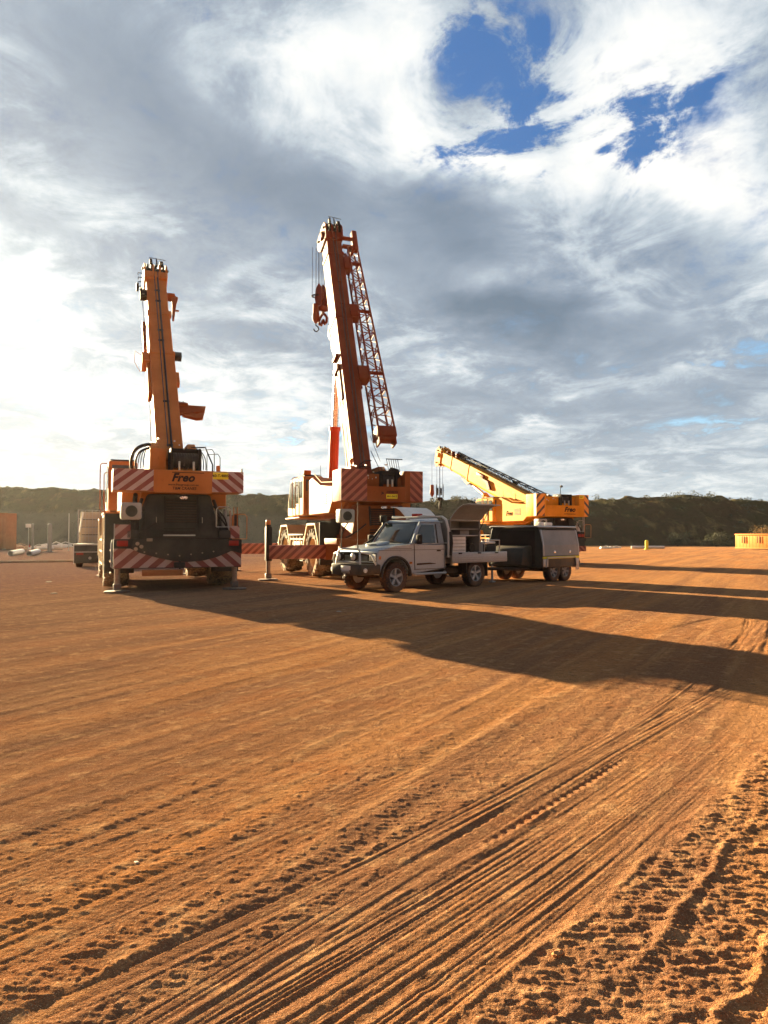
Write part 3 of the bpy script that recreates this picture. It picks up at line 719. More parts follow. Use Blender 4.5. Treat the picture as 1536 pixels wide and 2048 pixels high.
    ac = MB(); ac.box(-1.50, -.98, -.05, .42, 1.93, 2.38, .06)
    a_ = ac.build('heater_box', 'box_grey', root)
    vt = MB()
    for i in range(5): vt.box(-1.506, -1.495, .07, .30, 2.02 + i * .055, 2.04 + i * .055)
    vt.build('vent', 'black', a_)
    rg = MB(); rg.lathe([(0, .15), (.02, .15), (.02, .11), (.004, .11), (.004, 0)], (-1.24, -.05, 2.15), (0, -1, 0), 20); rg.build('fan_ring', 'dark', a_)
    # ---- rear bumper
    if g('bumper', True):
        bw = k['bw']
        b = MB(); b.box(-bw, bw, .10, .22, .64, 1.42, .01); bp = b.build('rear_bumper', 'dark', root)
        q = MB(); q.box(-bw + .005, bw - .005, .085, .098, .66, 1.17); q.build('hazard_board', 'stripe_bump', bp)
        pl = [(-bw + .42, 1.17), (-1.0, 1.05), (-.6, .93), (-.2, .84), (.2, .80), (.6, .83), (1.0, .93), (1.3, 1.05), (bw - .30, 1.10), (bw - .0, 1.02), (bw, 1.40), (-bw + .5, 1.40)]
        q = MB(); q.prism(pl, 'y', .03, .083, .008); q.build('belly_plate', 'dark', bp)
        q = MB(); q.box(-.95, .10, .11, .15, .44, .60, .01); q.build('mud_flap', 'rust', bp)
        for s in (-1, 1):
            q = MB(); q.box(s * 1.45 - .14, s * 1.45 + .14, .02, .10, 1.23, 1.38, .02); l = q.build('tail_lamp', 'redlens', bp)
        q = MB(); q.tube([(-bw - .03, .0, 1.40), (-bw - .06, -.04, 1.30), (-bw - .06, -.04, .70), (-bw, .0, .66)], .014, 6); q.tube([(-bw + .02, .05, 1.82), (-bw + .02, .05, 1.40)], .014, 6); q.build('guard_rail', 'steel', bp)
        q = MB(); q.box(-bw + .02, -bw + .42, .06, .075, 1.42, 1.80); q.build('hazard_plate', 'stripe_bump', bp)
        q = MB(); q.box(bw - .30, bw - .06, .05, .075, 1.44, 1.78); q.build('hazard_plate', 'stripe_bump', bp)
        for xx in (1.36, 1.46, 1.56): q = MB(); q.cyl((xx, .12, 1.42), (xx, .12, 2.2 + .1 * (xx > 1.4)), .012, seg=6); q.build('marker_pole', 'rust', root)
        for (xx, zz) in ((-1.08, 1.30), (-.98, 1.22), (-1.12, 1.16)): lp = MB(); lp.cyl((xx, .02, zz), (xx, -.04, zz), .05, seg=12); lp.build('air_coupling', 'rod', bp)
        lp = MB(); lp.box(-.85, -.70, -.03, .03, 1.36, 1.44, .01); lp.build('tow_fitting', 'rod', bp)
        for s in (-1, 1):                       # hatches with handles and hinges on the hood flanks
            x0, x1 = sorted((s * .54, s * .88)); q = MB(); q.hexa([(x0, .09, 1.50), (x1, .09, 1.50), (x1 - .06, .225, 2.30), (x0, .225, 2.30), (x0, .14, 1.50), (x1, .14, 1.50), (x1 - .06, .27, 2.30), (x0, .27, 2.30)], .01); ht = q.build('hatch', 'dark', hd)
            q = MB(); q.tube([(s * .60, .10, 1.86), (s * .60, .07, 1.86), (s * .60, .09, 2.0), (s * .60, .12, 2.0)], .012, 5); q.build('hatch_handle', 'rod', ht)
            q = MB(); q.box(s * 1.2 - .16, s * 1.2 + .16, .06, .40, 1.43, 1.66, .03); q.build('battery_box', 'dark', root)
            q = MB(); q.tube([(s * 1.12, .3, 1.5), (s * 1.10, .22, 2.0), (s * .95, .4, 2.5)], .045, 8); q.build('coolant_pipe', 'dark', root)
        q = MB(); q.cyl((-1.12, .5, 1.5), (-1.12, .5, 2.35), .11, seg=16); q.tube([(-1.12, .5, 2.35), (-1.12, .5, 2.50), (-1.12, .3, 2.60)], .06, 8); q.build('exhaust', 'dark', root)
        for xx in np.linspace(-.9, .9, 7): q = MB(); q.cyl((xx, .035, .97 + .12 * abs(xx)), (xx, .015, .97 + .12 * abs(xx)), .022, seg=8); q.build('bolt', 'rod', bp)
        q = MB(); q.box(-.14, .14, -.06, .10, .66, .80, .02); q.cyl((0, -.03, .62), (0, -.03, .84), .03, seg=10); q.build('tow_hitch', 'dark', bp)
        q = MB(); q.tube([(-1.0, .02, 1.42), (-.5, -.02, 1.46), (.4, -.02, 1.44), (1.1, .02, 1.42)], .02, 6); q.build('air_line', 'hose', bp)
        for i in range(3): q = MB(); q.box(-1.72, -1.50, .02, .12, .20 + i * .01, .21 + i * .01) if False else q.box(-1.735, -1.70, .30, .66, .50 + .3 * i, .54 + .3 * i, .005); q.build('side_step', 'rim_cream', root)
    else:
        b = MB(); b.box(-1.45, 1.45, .12, .30, .70, 1.38, .02); bp = b.build('rear_bumper', k['carrier'], root)
        if k['n'] == 3:
            for (xx) in (1.10, 1.30): q = MB(); q.box(xx - .08, xx + .08, .09, .12, 1.45, 1.60, .01); q.build('tail_lamp', 'redlens', bp)
            q = MB(); q.box(.95, 1.5, .12, .3, 1.38, 1.70, .02); q.build('lamp_bracket', 'black', bp)
            q = MB(); q.box(.9, 1.45, .02, .10, .70, .98); q.build('hazard_board', 'stripe_fade', bp)
            q = MB(); q.box(.60, .95, .05, .12, .30, .34); q.box(.60, .64, .05, .12, .3, .62); q.box(.91, .95, .05, .12, .3, .62); q.box(.60, .95, .05, .12, .60, .64); q.build('step_frame', 'black', bp)
            q = MB(); q.cyl((1.40, .2, 1.70), (1.40, .2, 2.6), .015, seg=6); q.cyl((1.48, .2, 1.70), (1.48, .2, 2.6), .015, seg=6); q.build('marker_pole', 'steel', bp)
    # ---- superstructure
    zb, zt = k['cwz']
    s_ = MB()
    s_.cyl((0, 3.1, 1.55), (0, 3.1, 2.12), .85, seg=40)
    s_.build('slew_ring', 'dark', root)
    s_ = MB()
    s_.prism([(.55, zb - .02), (1.2, 2.40), (2.0, 2.12), (6.1, 2.12), (6.3, 2.30), (6.2, 2.44), (4.5, 2.50), (.55, zb + .05)], 'x', -.95, .95, .03)
    for x_ in ((k['bx'] - .62, k['bx'] - .40), (k['bx'] + .40, k['bx'] + .62)):
        s_.prism([(.70, zb), (.45, k['pz'] + .1), (.75, k['pz'] + .32), (1.45, k['pz'] + .30), (3.4, 2.9), (4.7, 2.5), (4.7, 2.3), (2.0, 2.3)], 'x', x_[0], x_[1], .02)
    s_.build('turntable_frame', k['under'], root)
    hs = MB(); u0 = -1.42                      # machinery housing on the left
    hs.prism([(1.05, zb + .08), (1.5, 2.28), (4.4, 2.28), (4.4, zt - .12), (3.7, zt - .02), (2.6, zt - .42), (1.05, zt - .50)] if k['n'] != 1 else [(1.0, zb + .08), (1.55, 2.22), (4.5, 2.22), (4.5, zt + .1), (1.0, zt - .02)], 'x', u0, -.72, .03)
    hh = hs.build('engine_cover', k['side'], root)
    for i in range(5):
        v = MB(); v.box(u0 - .012, u0 + .01, 1.75, 2.35, 2.62 + i * .075, 2.655 + i * .075); v.build('vent_slot', 'black', hh)
    hr = MB(); hr.tube([(u0 + .05, 1.1, zt - .5), (u0 + .05, 1.15, zt - .36), (u0 + .05, 2.6, zt - .28), (u0 + .05, 3.6, zt + .1)], .018, 6); hr.build('grab_rail', k['side'], hh)
    rs = MB(); rs.box(.80, 1.42, 1.0, 5.2, 2.30, zt - .25, .05); rs.build('fuel_tank', k['side'], root)
    # cab
    cx0, cx1, cy0, cy1, cz0, cz1 = k['cab']
    cb = MB()
    prof = [(cy0, cz0), (cy1 - .05, cz0), (cy1, cz0 + .25), (cy1 - .10, cz0 + .62), (cy1 - .42, cz1 - .06), (cy1 - .55, cz1), (cy0 + .06, cz1), (cy0, cz1 - .08)]
    cb.prism(prof, 'x', cx0, cx1, .05)
    cab = cb.build('cab', k['side'], root)
    L = cy1 - cy0
    def win(name, a, b, c_, d_, x_, hnd=None):
        q = MB(); q.prism([(cy0 + a * L, c_), (cy0 + b * L, c_), (cy0 + b * L - .02, d_), (cy0 + a * L, d_)], 'x', x_ - .012, x_ + .012, .004); return q.build(name, 'cabglass', cab)
    hgt = cz1 - cz0
    win('window', .06, .24, cz0 + hgt * .45, cz0 + hgt * .88, cx0)
    win('window', .30, .46, cz0 + hgt * .32, cz0 + hgt * .90, cx0)
    q = MB(); q.prism([(cy0 + .5 * L, cz0 + .3), (cy1 - .16, cz0 + .36), (cy1 - .20, cz0 + .68), (cy1 - .50, cz1 - .14), (cy0 + .5 * L, cz1 - .14)], 'x', cx0 - .012, cx0 + .012, .004)
    q.build('window', 'cabglass', cab)
    q = MB()
    for (ya, yb, za, zb_) in ((.27, .285, .05, .95), (.485, .50, .05, .95)): q.box(cx0 - .016, cx0 + .004, cy0 + ya * L, cy0 + yb * L, cz0 + za * hgt, cz0 + zb_ * hgt)
    q.box(cx0 - .016, cx0 + .004, cy0 + .28 * L, cy0 + .5 * L, cz0 + .05 * hgt, cz0 + .05 * hgt + .02)
    q.build('door_seam', 'black', cab)
    q = MB(); q.box(cx0 - .03, cx0, cy0 + .44 * L, cy0 + .49 * L, cz0 + hgt * .26, cz0 + hgt * .30, .008); q.build('door_handle', 'black', cab)
    q = MB(); q.box(cx0 + .10, cx1 - .08, cy0 - .012, cy0 + .012, cz0 + hgt * .62, cz1 - .14, .01); q.build('rear_window', 'cabglass', cab)
    q = MB(); q.hexa([(cx0 + .08, cy1 - .08, cz0 + .70), (cx1 - .08, cy1 - .08, cz0 + .70), (cx1 - .08, cy1 - .40, cz1 - .12), (cx0 + .08, cy1 - .40, cz1 - .12), (cx0 + .08, cy1 - .05, cz0 + .71), (cx1 - .08, cy1 - .05, cz0 + .71), (cx1 - .08, cy1 - .37, cz1 - .11), (cx0 + .08, cy1 - .37, cz1 - .11)]); q.build('windscreen', 'cabglass', cab)
    q = MB()
    for i in range(9): q.box(cx0 + .06, cx1 - .06, cy0 + .15 + i * .16, cy0 + .18 + i * .16, cz1 + .035, cz1 + .05)
    for x_ in (cx0 + .07, cx1 - .09): q.box(x_, x_ + .02, cy0 + .12, cy0 + 1.5, cz1 + .004, cz1 + .036)
    q.build('roof_guard', 'black', cab)
    if k['n'] == 2: q = MB(); q.box(cx0 + .15, cx0 + .45, cy0 + .55, cy0 + .9, cz1 + .05, cz1 + .26, .03); q.build('work_lamp', 'amber', cab)
    mr = MB()
    for (dx, zz) in ((.22, cz1 - .02), (.10, cz1 - .32)):
        mr.tube([(cx0, cy0 + .9, zz), (cx0 - dx + .05, cy0 + .9, zz), (cx0 - dx, cy0 + .9, zz - .06), (cx0 - dx, cy0 + .9, cz0 + .1), (cx0 - dx + .05, cy0 + .9, cz0), (cx0 + .05, cy0 + .9, cz0)], .016, 6)
    mr.build('mirror_frame', 'rust' if k['n'] == 1 else k['side'], cab)
    st = MB(); st.box(cx0 - .12, cx1, cy0 + .2, cy1 - .1, cz0 - .10, cz0 - .05, .01); st.build('cab_step', k['side'], cab)
    an = MB(); an.cyl((cx1 - .1, cy0 + .1, cz1), (cx1 - .1, cy0 + .1, cz1 + .42), .008, seg=5); an.build('aerial', 'black', cab)
    # counterweight
    w = MB()
    nz = k.get('notch')
    if nz is None:
        w.box(-W2, W2, 0, 1.0, zb, zt, .012)
    else:
        w.box(-W2, -k['nw'], 0, .95, zb, zt, .02); w.box(k['nw'], W2, 0, .95, zb, zt - .02, .02)
        w.hexa([(-k['nw'], .003, zb), (k['nw'], .003, zb), (k['nw'], .95, zb), (-k['nw'], .95, zb), (-k['nw'], .003, nz), (k['nw'], .003, nz), (k['nw'], .95, nz), (-k['nw'], .95, nz)])
        w.box(-W2 * .5, k['nw'], .35, .95, nz, zt - .12, .02)
    cw = w.build('counterweight', k['cwm'], root)
    for (a, b, za, zc, mt) in k['cwstripes']:
        q = MB(); q.box(a, b, -.006, .004, za, zc); q.build('hazard_board', mt, cw)
    for (ya, yb, za, zc, mt) in k.get('sidestripes', ()):
        q = MB(); q.box(-W2 - .006, -W2 + .004, ya, yb, za, zc); q.build('hazard_board', mt, cw)
    if g('centre'):
        a, b, za, zc = k['centre']; q = MB(); q.box(a, b, -.03, -.008, za, zc, .006); q.build('name_board', main, cw)
    for (body_, x_, z_, y_, size, sh, bo, mt, sp) in k['texts']:
        text('lettering', body_, mt, cw, (x_, y_, z_), size, shear=sh, bold=bo, spacing=sp)
    for (a, b, za, zc) in k.get('bars', ()): q = MB(); q.box(a, b, -.036, -.0305, za, zc); q.build('lettering_bar', 'letter', cw)
    if g('platebox'):
        a, b, za, zc, y_, tx, sz = k['platebox']; q = MB(); q.box(a, b, y_ - .012, y_, za, zc, .003); pl = q.build('number_plate', 'plate', cw)
        text('plate_lettering', tx, 'letter', pl, ((a + b) / 2, y_ - .013, (za + zc) / 2), sz, bold=sz * .03)
    if g('sidetext'):
        yy, zz, sz = k['sidetext']
        text('lettering', 'Freo', 'letter', hh, (u0 - .006, yy, zz), sz, rot=(R(90), 0, R(-90)), bold=.008, shear=.3)
    # beacon, rails, lifting eyes on the counterweight
    if k['n'] == 1:
        q = MB(); q.cyl((1.02, .1, zt), (1.02, .1, zt + .05), .05, seg=12); q.cyl((1.02, .1, zt + .05), (1.02, .1, zt + .16), .06, .05, seg=12); q.build('beacon', 'amber', cw)
        q = MB(); q.box(W2 - .06, W2 - .02, .02, .06, zt, zt + .09); q.build('post', 'black', cw)
    if k['n'] == 2:
        q = MB(); q.cyl((-.98, .35, zt), (-.98, .35, zt + .22), .018, seg=8); q.cyl((-.98, .35, zt + .18), (-.98, .35, zt + .25), .05, seg=12); q.cyl((-.98, .35, zt + .25), (-.98, .35, zt + .37), .085, .06, seg=14); q.build('beacon', 'amber', cw)
    if k['n'] == 3:
        q = MB(); q.tube([(.15, .4, nz), (.15, .4, zt + .35), (.2, .4, zt + .42)], .016, 6); q.cyl((.2, .35, zt + .42), (.2, .45, zt + .42), .06, seg=10); q.build('work_lamp', 'black', cw)
    # winch
    wx0, wx1, wz0, wz1, wy0, wy1 = k['winch']
    q = MB(); q.box(wx0, wx0 + .06, wy0, wy1, wz0, wz1, .01); q.box(wx1 - .06, wx1, wy0, wy1, wz0, wz1, .01)
    q.box(wx0, wx1, wy0 + .10, wy0 + .16, wz1 - .12, wz1, .01)
    wn = q.build('winch', 'black', root)
    q = MB(); cz = (wz0 + wz1) / 2; q.cyl((wx0 + .06, (wy0 + wy1) / 2, cz), (wx1 - .06, (wy0 + wy1) / 2, cz), .20, seg=20)
    for i in range(9): q.lathe([(-.02, .2), (-.015, .225), (.015, .225), (.02, .2)], (wx0 + .12 + i * (wx1 - wx0 - .24) / 8, (wy0 + wy1) / 2, cz), (1, 0, 0), 20)
    q.build('rope_drum', 'wire', wn)
    q = MB()
    for x_ in (wx0 + .2, wx1 - .22): q.box(x_, x_ + .05, wy0 - .02, wy0 + .05, wz0, wz0 + .24, .01)
    q.build('bracket', 'steel', wn)
    # small shiny pins and fittings round the boom foot
    q = MB(); rnd = random.Random(k['n'])
    for i in range(14):
        x_ = k['bx'] + rnd.uniform(-.62, .55); z_ = k['pz'] + rnd.uniform(-.30, .38); q.cyl((x_, .34, z_), (x_, .42, z_ + .01), rnd.uniform(.015, .035), seg=8)
    q.build('fittings', 'steel', root)
    for s in (-1, 1):                          # hoses looping by the boom foot
        q = MB()
        for i in range(4):
            x_ = k['bx'] + s * (.5 + .07 * i); q.tube(arc((x_ - s * .12, .75, k['pz'] + .20), (x_ + s * .22, .55, k['pz'] + .42 - .1 * i), (x_ + s * .20, .7, k['pz'] - .40), 8), .014, 6)
        q.build('hose_bundle', 'hose', root)
    if k['n'] == 1:
        q = MB(); q.tube(arc((-.72, .6, 4.0), (-1.35, .6, 3.95), (-1.18, .8, 3.25), 10), .045, 8); q.tube(arc((-.72, .7, 3.9), (-1.22, .7, 3.85), (-1.05, .9, 3.25), 10), .03, 8); q.build('intake_hose', 'hose', root)
        q = MB(); q.box(-.76, -.34, .30, 1.0, 3.27, 3.88, .02); q.build('hoist_cover', main, root)
        q = MB()
        for (a, b) in ((.62, .62), (.78, .5)): q.tube([(a, .5, 3.27), (a, .5, 3.27 + b), (a + .3, .5, 3.30 + b), (a + .36, .5, 3.2 + b), (a + .36, .5, 3.27)], .012, 6)
        q.tube([(.35, .6, 3.95), (.75, .6, 3.98), (.78, .6, 3.9), (.95, .6, 3.5), (.95, .6, 3.3)], .02, 6)
        q.build('hand_rail', 'black', root)
    if k['n'] == 2:
        q = MB()
        for x_ in np.linspace(.42, .82, 6): q.cyl((x_, .5, 3.6), (x_ - .1, .5, 4.12), .01, seg=5)
        q.box(.3, .9, .49, .51, 4.1, 4.13); q.build('hose_reel_frame', 'black', root)
        q = MB(); q.tube([(-.75, .2, zt), (-.75, .2, zt + .16), (-.55, .2, zt + .30), (-.3, .3, zt + .32)], .018, 6); q.tube([(-.75, .2, zt + .1), (-.3, .3, zt + .1)], .014, 6); q.build('hand_rail', 'black', root)
        q = MB(); q.lathe([(0, 0), (0, .24), (.12, .26), (.12, 0)], (.52, .30, zt - .12), (0, 1, 0), 6); q.build('winch_guard', 'black', root)
    # ---- boom
    E = R(k['elev']); T = frame_T((k['bx'], k['by'], k['pz']), E)
    bo = MB(T)
    segs = k['segs']
    def sec(mb, s0, s1, wd, ht, ch, top=0.0):
        h = wd / 2; pr = [(-h, top - .02), (-h + .02, top), (h - .02, top), (h, top - .02), (h, top - ht + ch), (h - ch * .8, top - ht), (-h + ch * .8, top - ht), (-h, top - ht + ch)]
        A = mb.vs([(x_, s0, n_) for x_, n_ in pr]); B = mb.vs([(x_, s1, n_) for x_, n_ in pr]); n = len(pr)
        mb.bm.faces.new(A); mb.bm.faces.new(B[::-1])
        for i in range(n): mb.bm.faces.new((A[i], B[i], B[(i + 1) % n], A[(i + 1) % n]))
    s0, s1, wd, ht = segs[0]; sec(bo, s0, s1, wd, ht, .16)
    boom = bo.build('boom', k['boomm'], root, smooth=20)
    base_n = 0
    for i, (s0, s1, wd, ht) in enumerate(segs[1:]):
        q = MB(T); sec(q, s0, s1, wd, ht, .14, -.03 * (i + 1)); q.build('boom_section', k['boomm'], boom, smooth=20)
    for i, (s0, s1, wd, ht) in enumerate(segs[:-1]):   # collars
        q = MB(T); sec(q, s1 - .12, s1 + .02, wd + .05, ht + .05, .17, .025 - .03 * i); q.build('boom_collar', k['boomm'], boom, smooth=20)
    Lb = segs[-1][1]; hw = segs[-1][2] / 2; hh_ = segs[-1][3]
    q = MB(T)
    for x_ in np.linspace(-.06, .06, 2): q.tube([(x_, .3, .05), (x_, Lb * .5, .045), (x_, Lb + .1, .03)], .016, 6)
    q.build('hoist_rope', 'wire', boom)
    q = MB(T)
    for s_q in segs:
        for sy in (s_q[0] + .5, (s_q[0] + s_q[1]) / 2): q.box(-.09, .09, sy, sy + .03, -.01, .05, .006)
    if k['n'] != 3:
        q.box(.02, .05, .3, Lb * .96, -.02, .035)
    q.build('rope_guide', 'dark' if k['n'] != 2 else k['boomm'], boom)
    # cable tray and ledge lines along the left side
    q = MB(T); a = segs[0][2] / 2
    q.box(-a - .012, -a + .002, .4, segs[0][1] - .3, -segs[0][3] * .70, -segs[0][3] * .685); q.box(-a - .012, -a + .002, .4, segs[0][1] - .3, -segs[0][3] * .30, -segs[0][3] * .29)
    q.build('side_seam', 'dark', boom)
    for (ss, dn, hx, ln, mt) in k['lugs']:     # brackets on the flanks
        q = MB(T); side = -1 if hx < 0 else 1; hb = segs[0][2] / 2
        x_a, x_b = sorted((side * (hb - .02), side * hb + hx)); q.box(x_a, x_b, ss, ss + ln, dn - .22, dn, .02); q.cyl(((x_a + x_b) / 2 - .05, ss + ln / 2, dn - .11), ((x_a + x_b) / 2 + .05, ss + ln / 2, dn - .11), min(.13, ln * .6), seg=12)
        q.build('boom_bracket', mt, boom)
    # boom head
    q = MB(T)
    for x_ in (-hw - .06, -hw * .35, hw * .35, hw + .0):
        q.prism([(Lb - .30, .06), (Lb + .20, .14), (Lb + .42, .02), (Lb + .50, -.25), (Lb + .42, -hh_ - .10), (Lb + .15, -hh_ - .34), (Lb - .15, -hh_ - .22), (Lb - .35, -hh_)], 'x', x_, x_ + .055, .01)
    q.box(-hw - .05, hw + .05, Lb - .35, Lb + .0, -hh_ - .03, .03, .02)
    hd_ = q.build('boom_head', k['headm'], boom, smooth=20)
    for (cy_, cn, r_) in ((Lb + .22, -.08, .19), (Lb + .20, -hh_ - .05, .24)):
        q = MB(T)
        for i in range(5):
            x_ = -hw * .8 + i * hw * .4; q.lathe([(-.035, .05), (-.03, r_), (-.012, r_ * .86), (.012, r_ * .86), (.03, r_), (.035, .05)], (x_, cy_, cn), (1, 0, 0), 22)
        q.cyl((-hw - .12, cy_, cn), (hw + .12, cy_, cn), .05, seg=10)
        q.build('sheaves', 'dark', hd_)
    q = MB(T)
    for x_ in (-.12, .05): q.cyl((x_, Lb + .25, .05), (x_, Lb + .62, .08), .04, .02, seg=8)
    q.tube([(-.2, Lb + .66, .1), (.35, Lb + .60, .1)], .012, 5); q.box(-.20, -.12, Lb + .3, Lb + .5, .05, .18, .01); q.box(.14, .26, Lb + .2, Lb + .44, .05, .16, .01)
    q.build('wind_sensor', 'black', hd_)
    q = MB(T)
    for i in range(4): q.tube([(-hw - .06, Lb - .1 - .25 * i, -.05), (-hw - .26, Lb - .1 - .25 * i, -.05), (-hw - .26, Lb - .22 - .25 * i, -.05)], .014, 5)
    q.build('cable_hook', 'black', hd_)
    q = MB(T)
    if k['n'] == 1:
        q.lathe([(-.04, 0), (-.04, .14), (.04, .14), (.04, 0)], (-hw - .30, Lb - .85, -.1), (1, 0, 0), 16); q.box(-hw - .22, -hw, Lb - 1.25, Lb - .9, -.35, -.1, .02); q.build('cable_reel', 'black', hd_)
    else:
        q.box(-hw - .14, -hw - .02, Lb - .1, Lb + .15, -.5, -.2, .02); q.build('cable_box', k['headm'], hd_)
    # luffing cylinder
    cs = k['cyl']; pb = Vector(cs[0]); pt = T @ Vector((0, cs[1], -segs[0][3] - .10)); dr = (pt - pb); dl = dr.length; dr.normalize()
    q = MB(); q.cyl(pb, pb + dr * (dl * cs[2]), cs[3], seg=24); q.cyl(pb + dr * (dl * cs[2] - .16), pb + dr * (dl * cs[2]), cs[3] * 1.16, seg=24)
    q.cyl(pb - Vector((.3, 0, 0)), pb + Vector((.3, 0, 0)), .12, seg=14)
    cy_ = q.build('luffing_cylinder', k['cylm'], root)
    q = MB(); q.cyl(pb + dr * (dl * cs[2]), pt, cs[3] * .66, seg=20); q.cyl(pt - Vector((.22, 0, 0)), pt + Vector((.22, 0, 0)), .10, seg=14); q.build('piston_rod', 'chrome', cy_)
    q = MB(T)
    for x_ in (-.24, .18): q.prism([(cs[1] - .55, -segs[0][3] + .05), (cs[1] - .12, -segs[0][3] - .22), (cs[1] + .12, -segs[0][3] - .22), (cs[1] + .85, -segs[0][3] + .05)], 'x', x_, x_ + .06, .01)
    q.build('cylinder_bracket', k['brk'], boom)
    # hook blocks
    for (x_, sy, nn, drop, kind, mt) in k['hooks']:
        top = T @ Vector((x_, sy, nn)); bz = top.z - drop; inv = MB()
        if kind == 'block':
            b = MB(Matrix.Translation((top.x, top.y, bz)) @ Matrix.Rotation(R(k.get('hookrot', 0)), 4, 'Z'))
            for xx in (-.24, -.02, .20): b.prism([(-.26, .05), (-.20, .42), (0, .62), (.20, .42), (.26, .05), (.16, -.30), (-.16, -.30)], 'x', xx, xx + .05, .01)
            for xx in (-.13, .10): b.lathe([(-.05, .04), (-.04, .27), (0, .23), (.04, .27), (.05, .04)], (xx, 0, .12), (1, 0, 0), 20)
            b.box(-.18, .18, -.12, .12, -.48, -.28, .03)
            hb = b.build('hook_block', mt, root)
            h = MB(Matrix.Translation((top.x, top.y, bz)) @ Matrix.Rotation(R(k.get('hookrot', 0)), 4, 'Z')); h.cyl((0, 0, -.62), (0, 0, -.45), .06, seg=10)
            for s in (-1, 1): h.tube([(0, 0, -.58), (0, s * .14, -.66), (0, s * .27, -.82), (0, s * .24, -.99), (0, s * .12, -1.04), (0, s * .06, -.95), (0, s * .02, -.84)], .055, 8)
            h.build('hook', mt, hb)
            r = MB()
            for (xx, yy) in ((-.16, .2), (-.08, -.2), (.08, .2), (.16, -.2)): r.cyl((top.x + xx, top.y + yy * .6, bz + .3), (top.x + xx, top.y + yy * .6, top.z), .012, seg=5, caps=False)
            r.build('hoist_line', 'wire', hb)
        else:
            b = MB(Matrix.Translation((top.x, top.y, bz)))
            b.lathe([(.42, 0), (.42, .12), (.05, .13), (-.05, .15), (-.20, .15), (-.36, .06), (-.40, 0)], (0, 0, 0), (0, 0, 1), 16); hb = b.build('ball_hook', mt, root)
            h = MB(Matrix.Translation((top.x, top.y, bz))); h.tube([(0, 0, -.36), (0, 0, -.46), (.09, 0, -.52), (.12, 0, -.62), (.04, 0, -.71), (-.07, 0, -.68), (-.09, 0, -.60)], .026, 8); h.build('hook', 'black', hb)
            r = MB(); r.cyl((top.x, top.y, bz + .4), (top.x, top.y, top.z), .012, seg=5, caps=False)
            if k['n'] == 2: r.cyl((top.x + .16, top.y, top.z - 2.0), (top.x + .16, top.y, top.z), .010, seg=5); r.cyl((top.x - .16, top.y, top.z - 2.0), (top.x - .16, top.y, top.z), .010, seg=5)
            r.build('hoist_line', 'wire', hb)
            if k['n'] == 2:
                r = MB(); r.tube([(top.x + .17 * math.cos(a_), top.y + .17 * math.sin(a_), top.z - 2.0) for a_ in np.linspace(0, 2 * math.pi, 17)], .03, 6); r.build('limit_weight', 'black', hb)
    # lattice fly jib stowed beside the boom
    if g('jib'):
        j = k['jib']; q = MB(T); (xa, na, wa, da) = j['a']; (xb, nb, wb, db) = j['b']; s0, s1, n = j['s0'], j['s1'], j['n']
        def cor(f):
            x0 = xa + (xb - xa) * f; n0 = na + (nb - na) * f; w_ = wa + (wb - wa) * f; d_ = da + (db - da) * f; s = s0 + (s1 - s0) * f
            return [(x0, s, n0), (x0 + w_, s, n0), (x0 + w_, s, n0 - d_), (x0, s, n0 - d_)]
        rc = j['r']
        A, B = cor(0), cor(1)
        for c0, c1 in zip(A, B): q.cyl(c0, c1, rc, seg=8)
        for i in range(n):
            a_, b_ = cor(i / n), cor((i + 1) / n)
            for e_ in range(4):
                p0, p1 = (a_[e_], b_[(e_ + 1) % 4]) if i % 2 else (a_[(e_ + 1) % 4], b_[e_]); q.cyl(p0, p1, rc * .48, seg=5, caps=False)
                if i % 2 == 0: q.cyl(a_[e_], a_[(e_ + 1) % 4], rc * .48, seg=5, caps=False)
        jb = q.build('lattice_jib', j['m'], root)
        q = MB(T); (x0, s, n0), (x1, _, _), _, (_, _, n1) = cor(0)
        q.box(x0 - .05, x1 + .05, s - .35, s + .05, n1 - .05, n0 + .05, .03); q.cyl((x0, s - .4, n0 - .1), (x1, s - .4, n0 - .1), .10, seg=12); q.box(x0 - .02, x0 + .05, s - .62, s - .3, n0 - .4, n0, .01); q.box(x1 - .05, x1 + .02, s - .62, s - .3, n0 - .4, n0, .01)
        q.build('jib_foot', j['m'], jb)
        for f in j['br']:
            a_ = cor(f); s = a_[0][1]; q = MB(T); hb = segs[0][2] / 2
            q.box(hb - .05, a_[1][0] + .02, s, s + .10, a_[0][2] - .12, a_[0][2] - .02, .01); q.box(hb - .05, a_[0][0] + .05, s - .25, s + .3, a_[3][2], a_[0][2], .02)
            q.build('jib_bracket', j['m'], jb)
        a_ = cor(1); s = a_[0][1]; q = MB(T); hb = segs[-1][2] / 2
        q.box(hb, a_[1][0], s + .0, s + .12, a_[0][2] - .15, a_[0][2], .02); q.box(hb, a_[1][0] + .05, s + .42, s + .52, a_[0][2] - .15, a_[0][2], .02)
        q.box(a_[1][0] - .14, a_[1][0] + .06, s - .1, s + .85, a_[0][2] - .22, a_[0][2] + .04, .03); q.lathe([(-.05, 0), (-.05, .2), (.05, .2), (.05, 0)], (a_[1][0] - .2, s - .05, a_[0][2] - .15), (1, 0, 0), 16)
        q.build('jib_head', j['m'], jb)
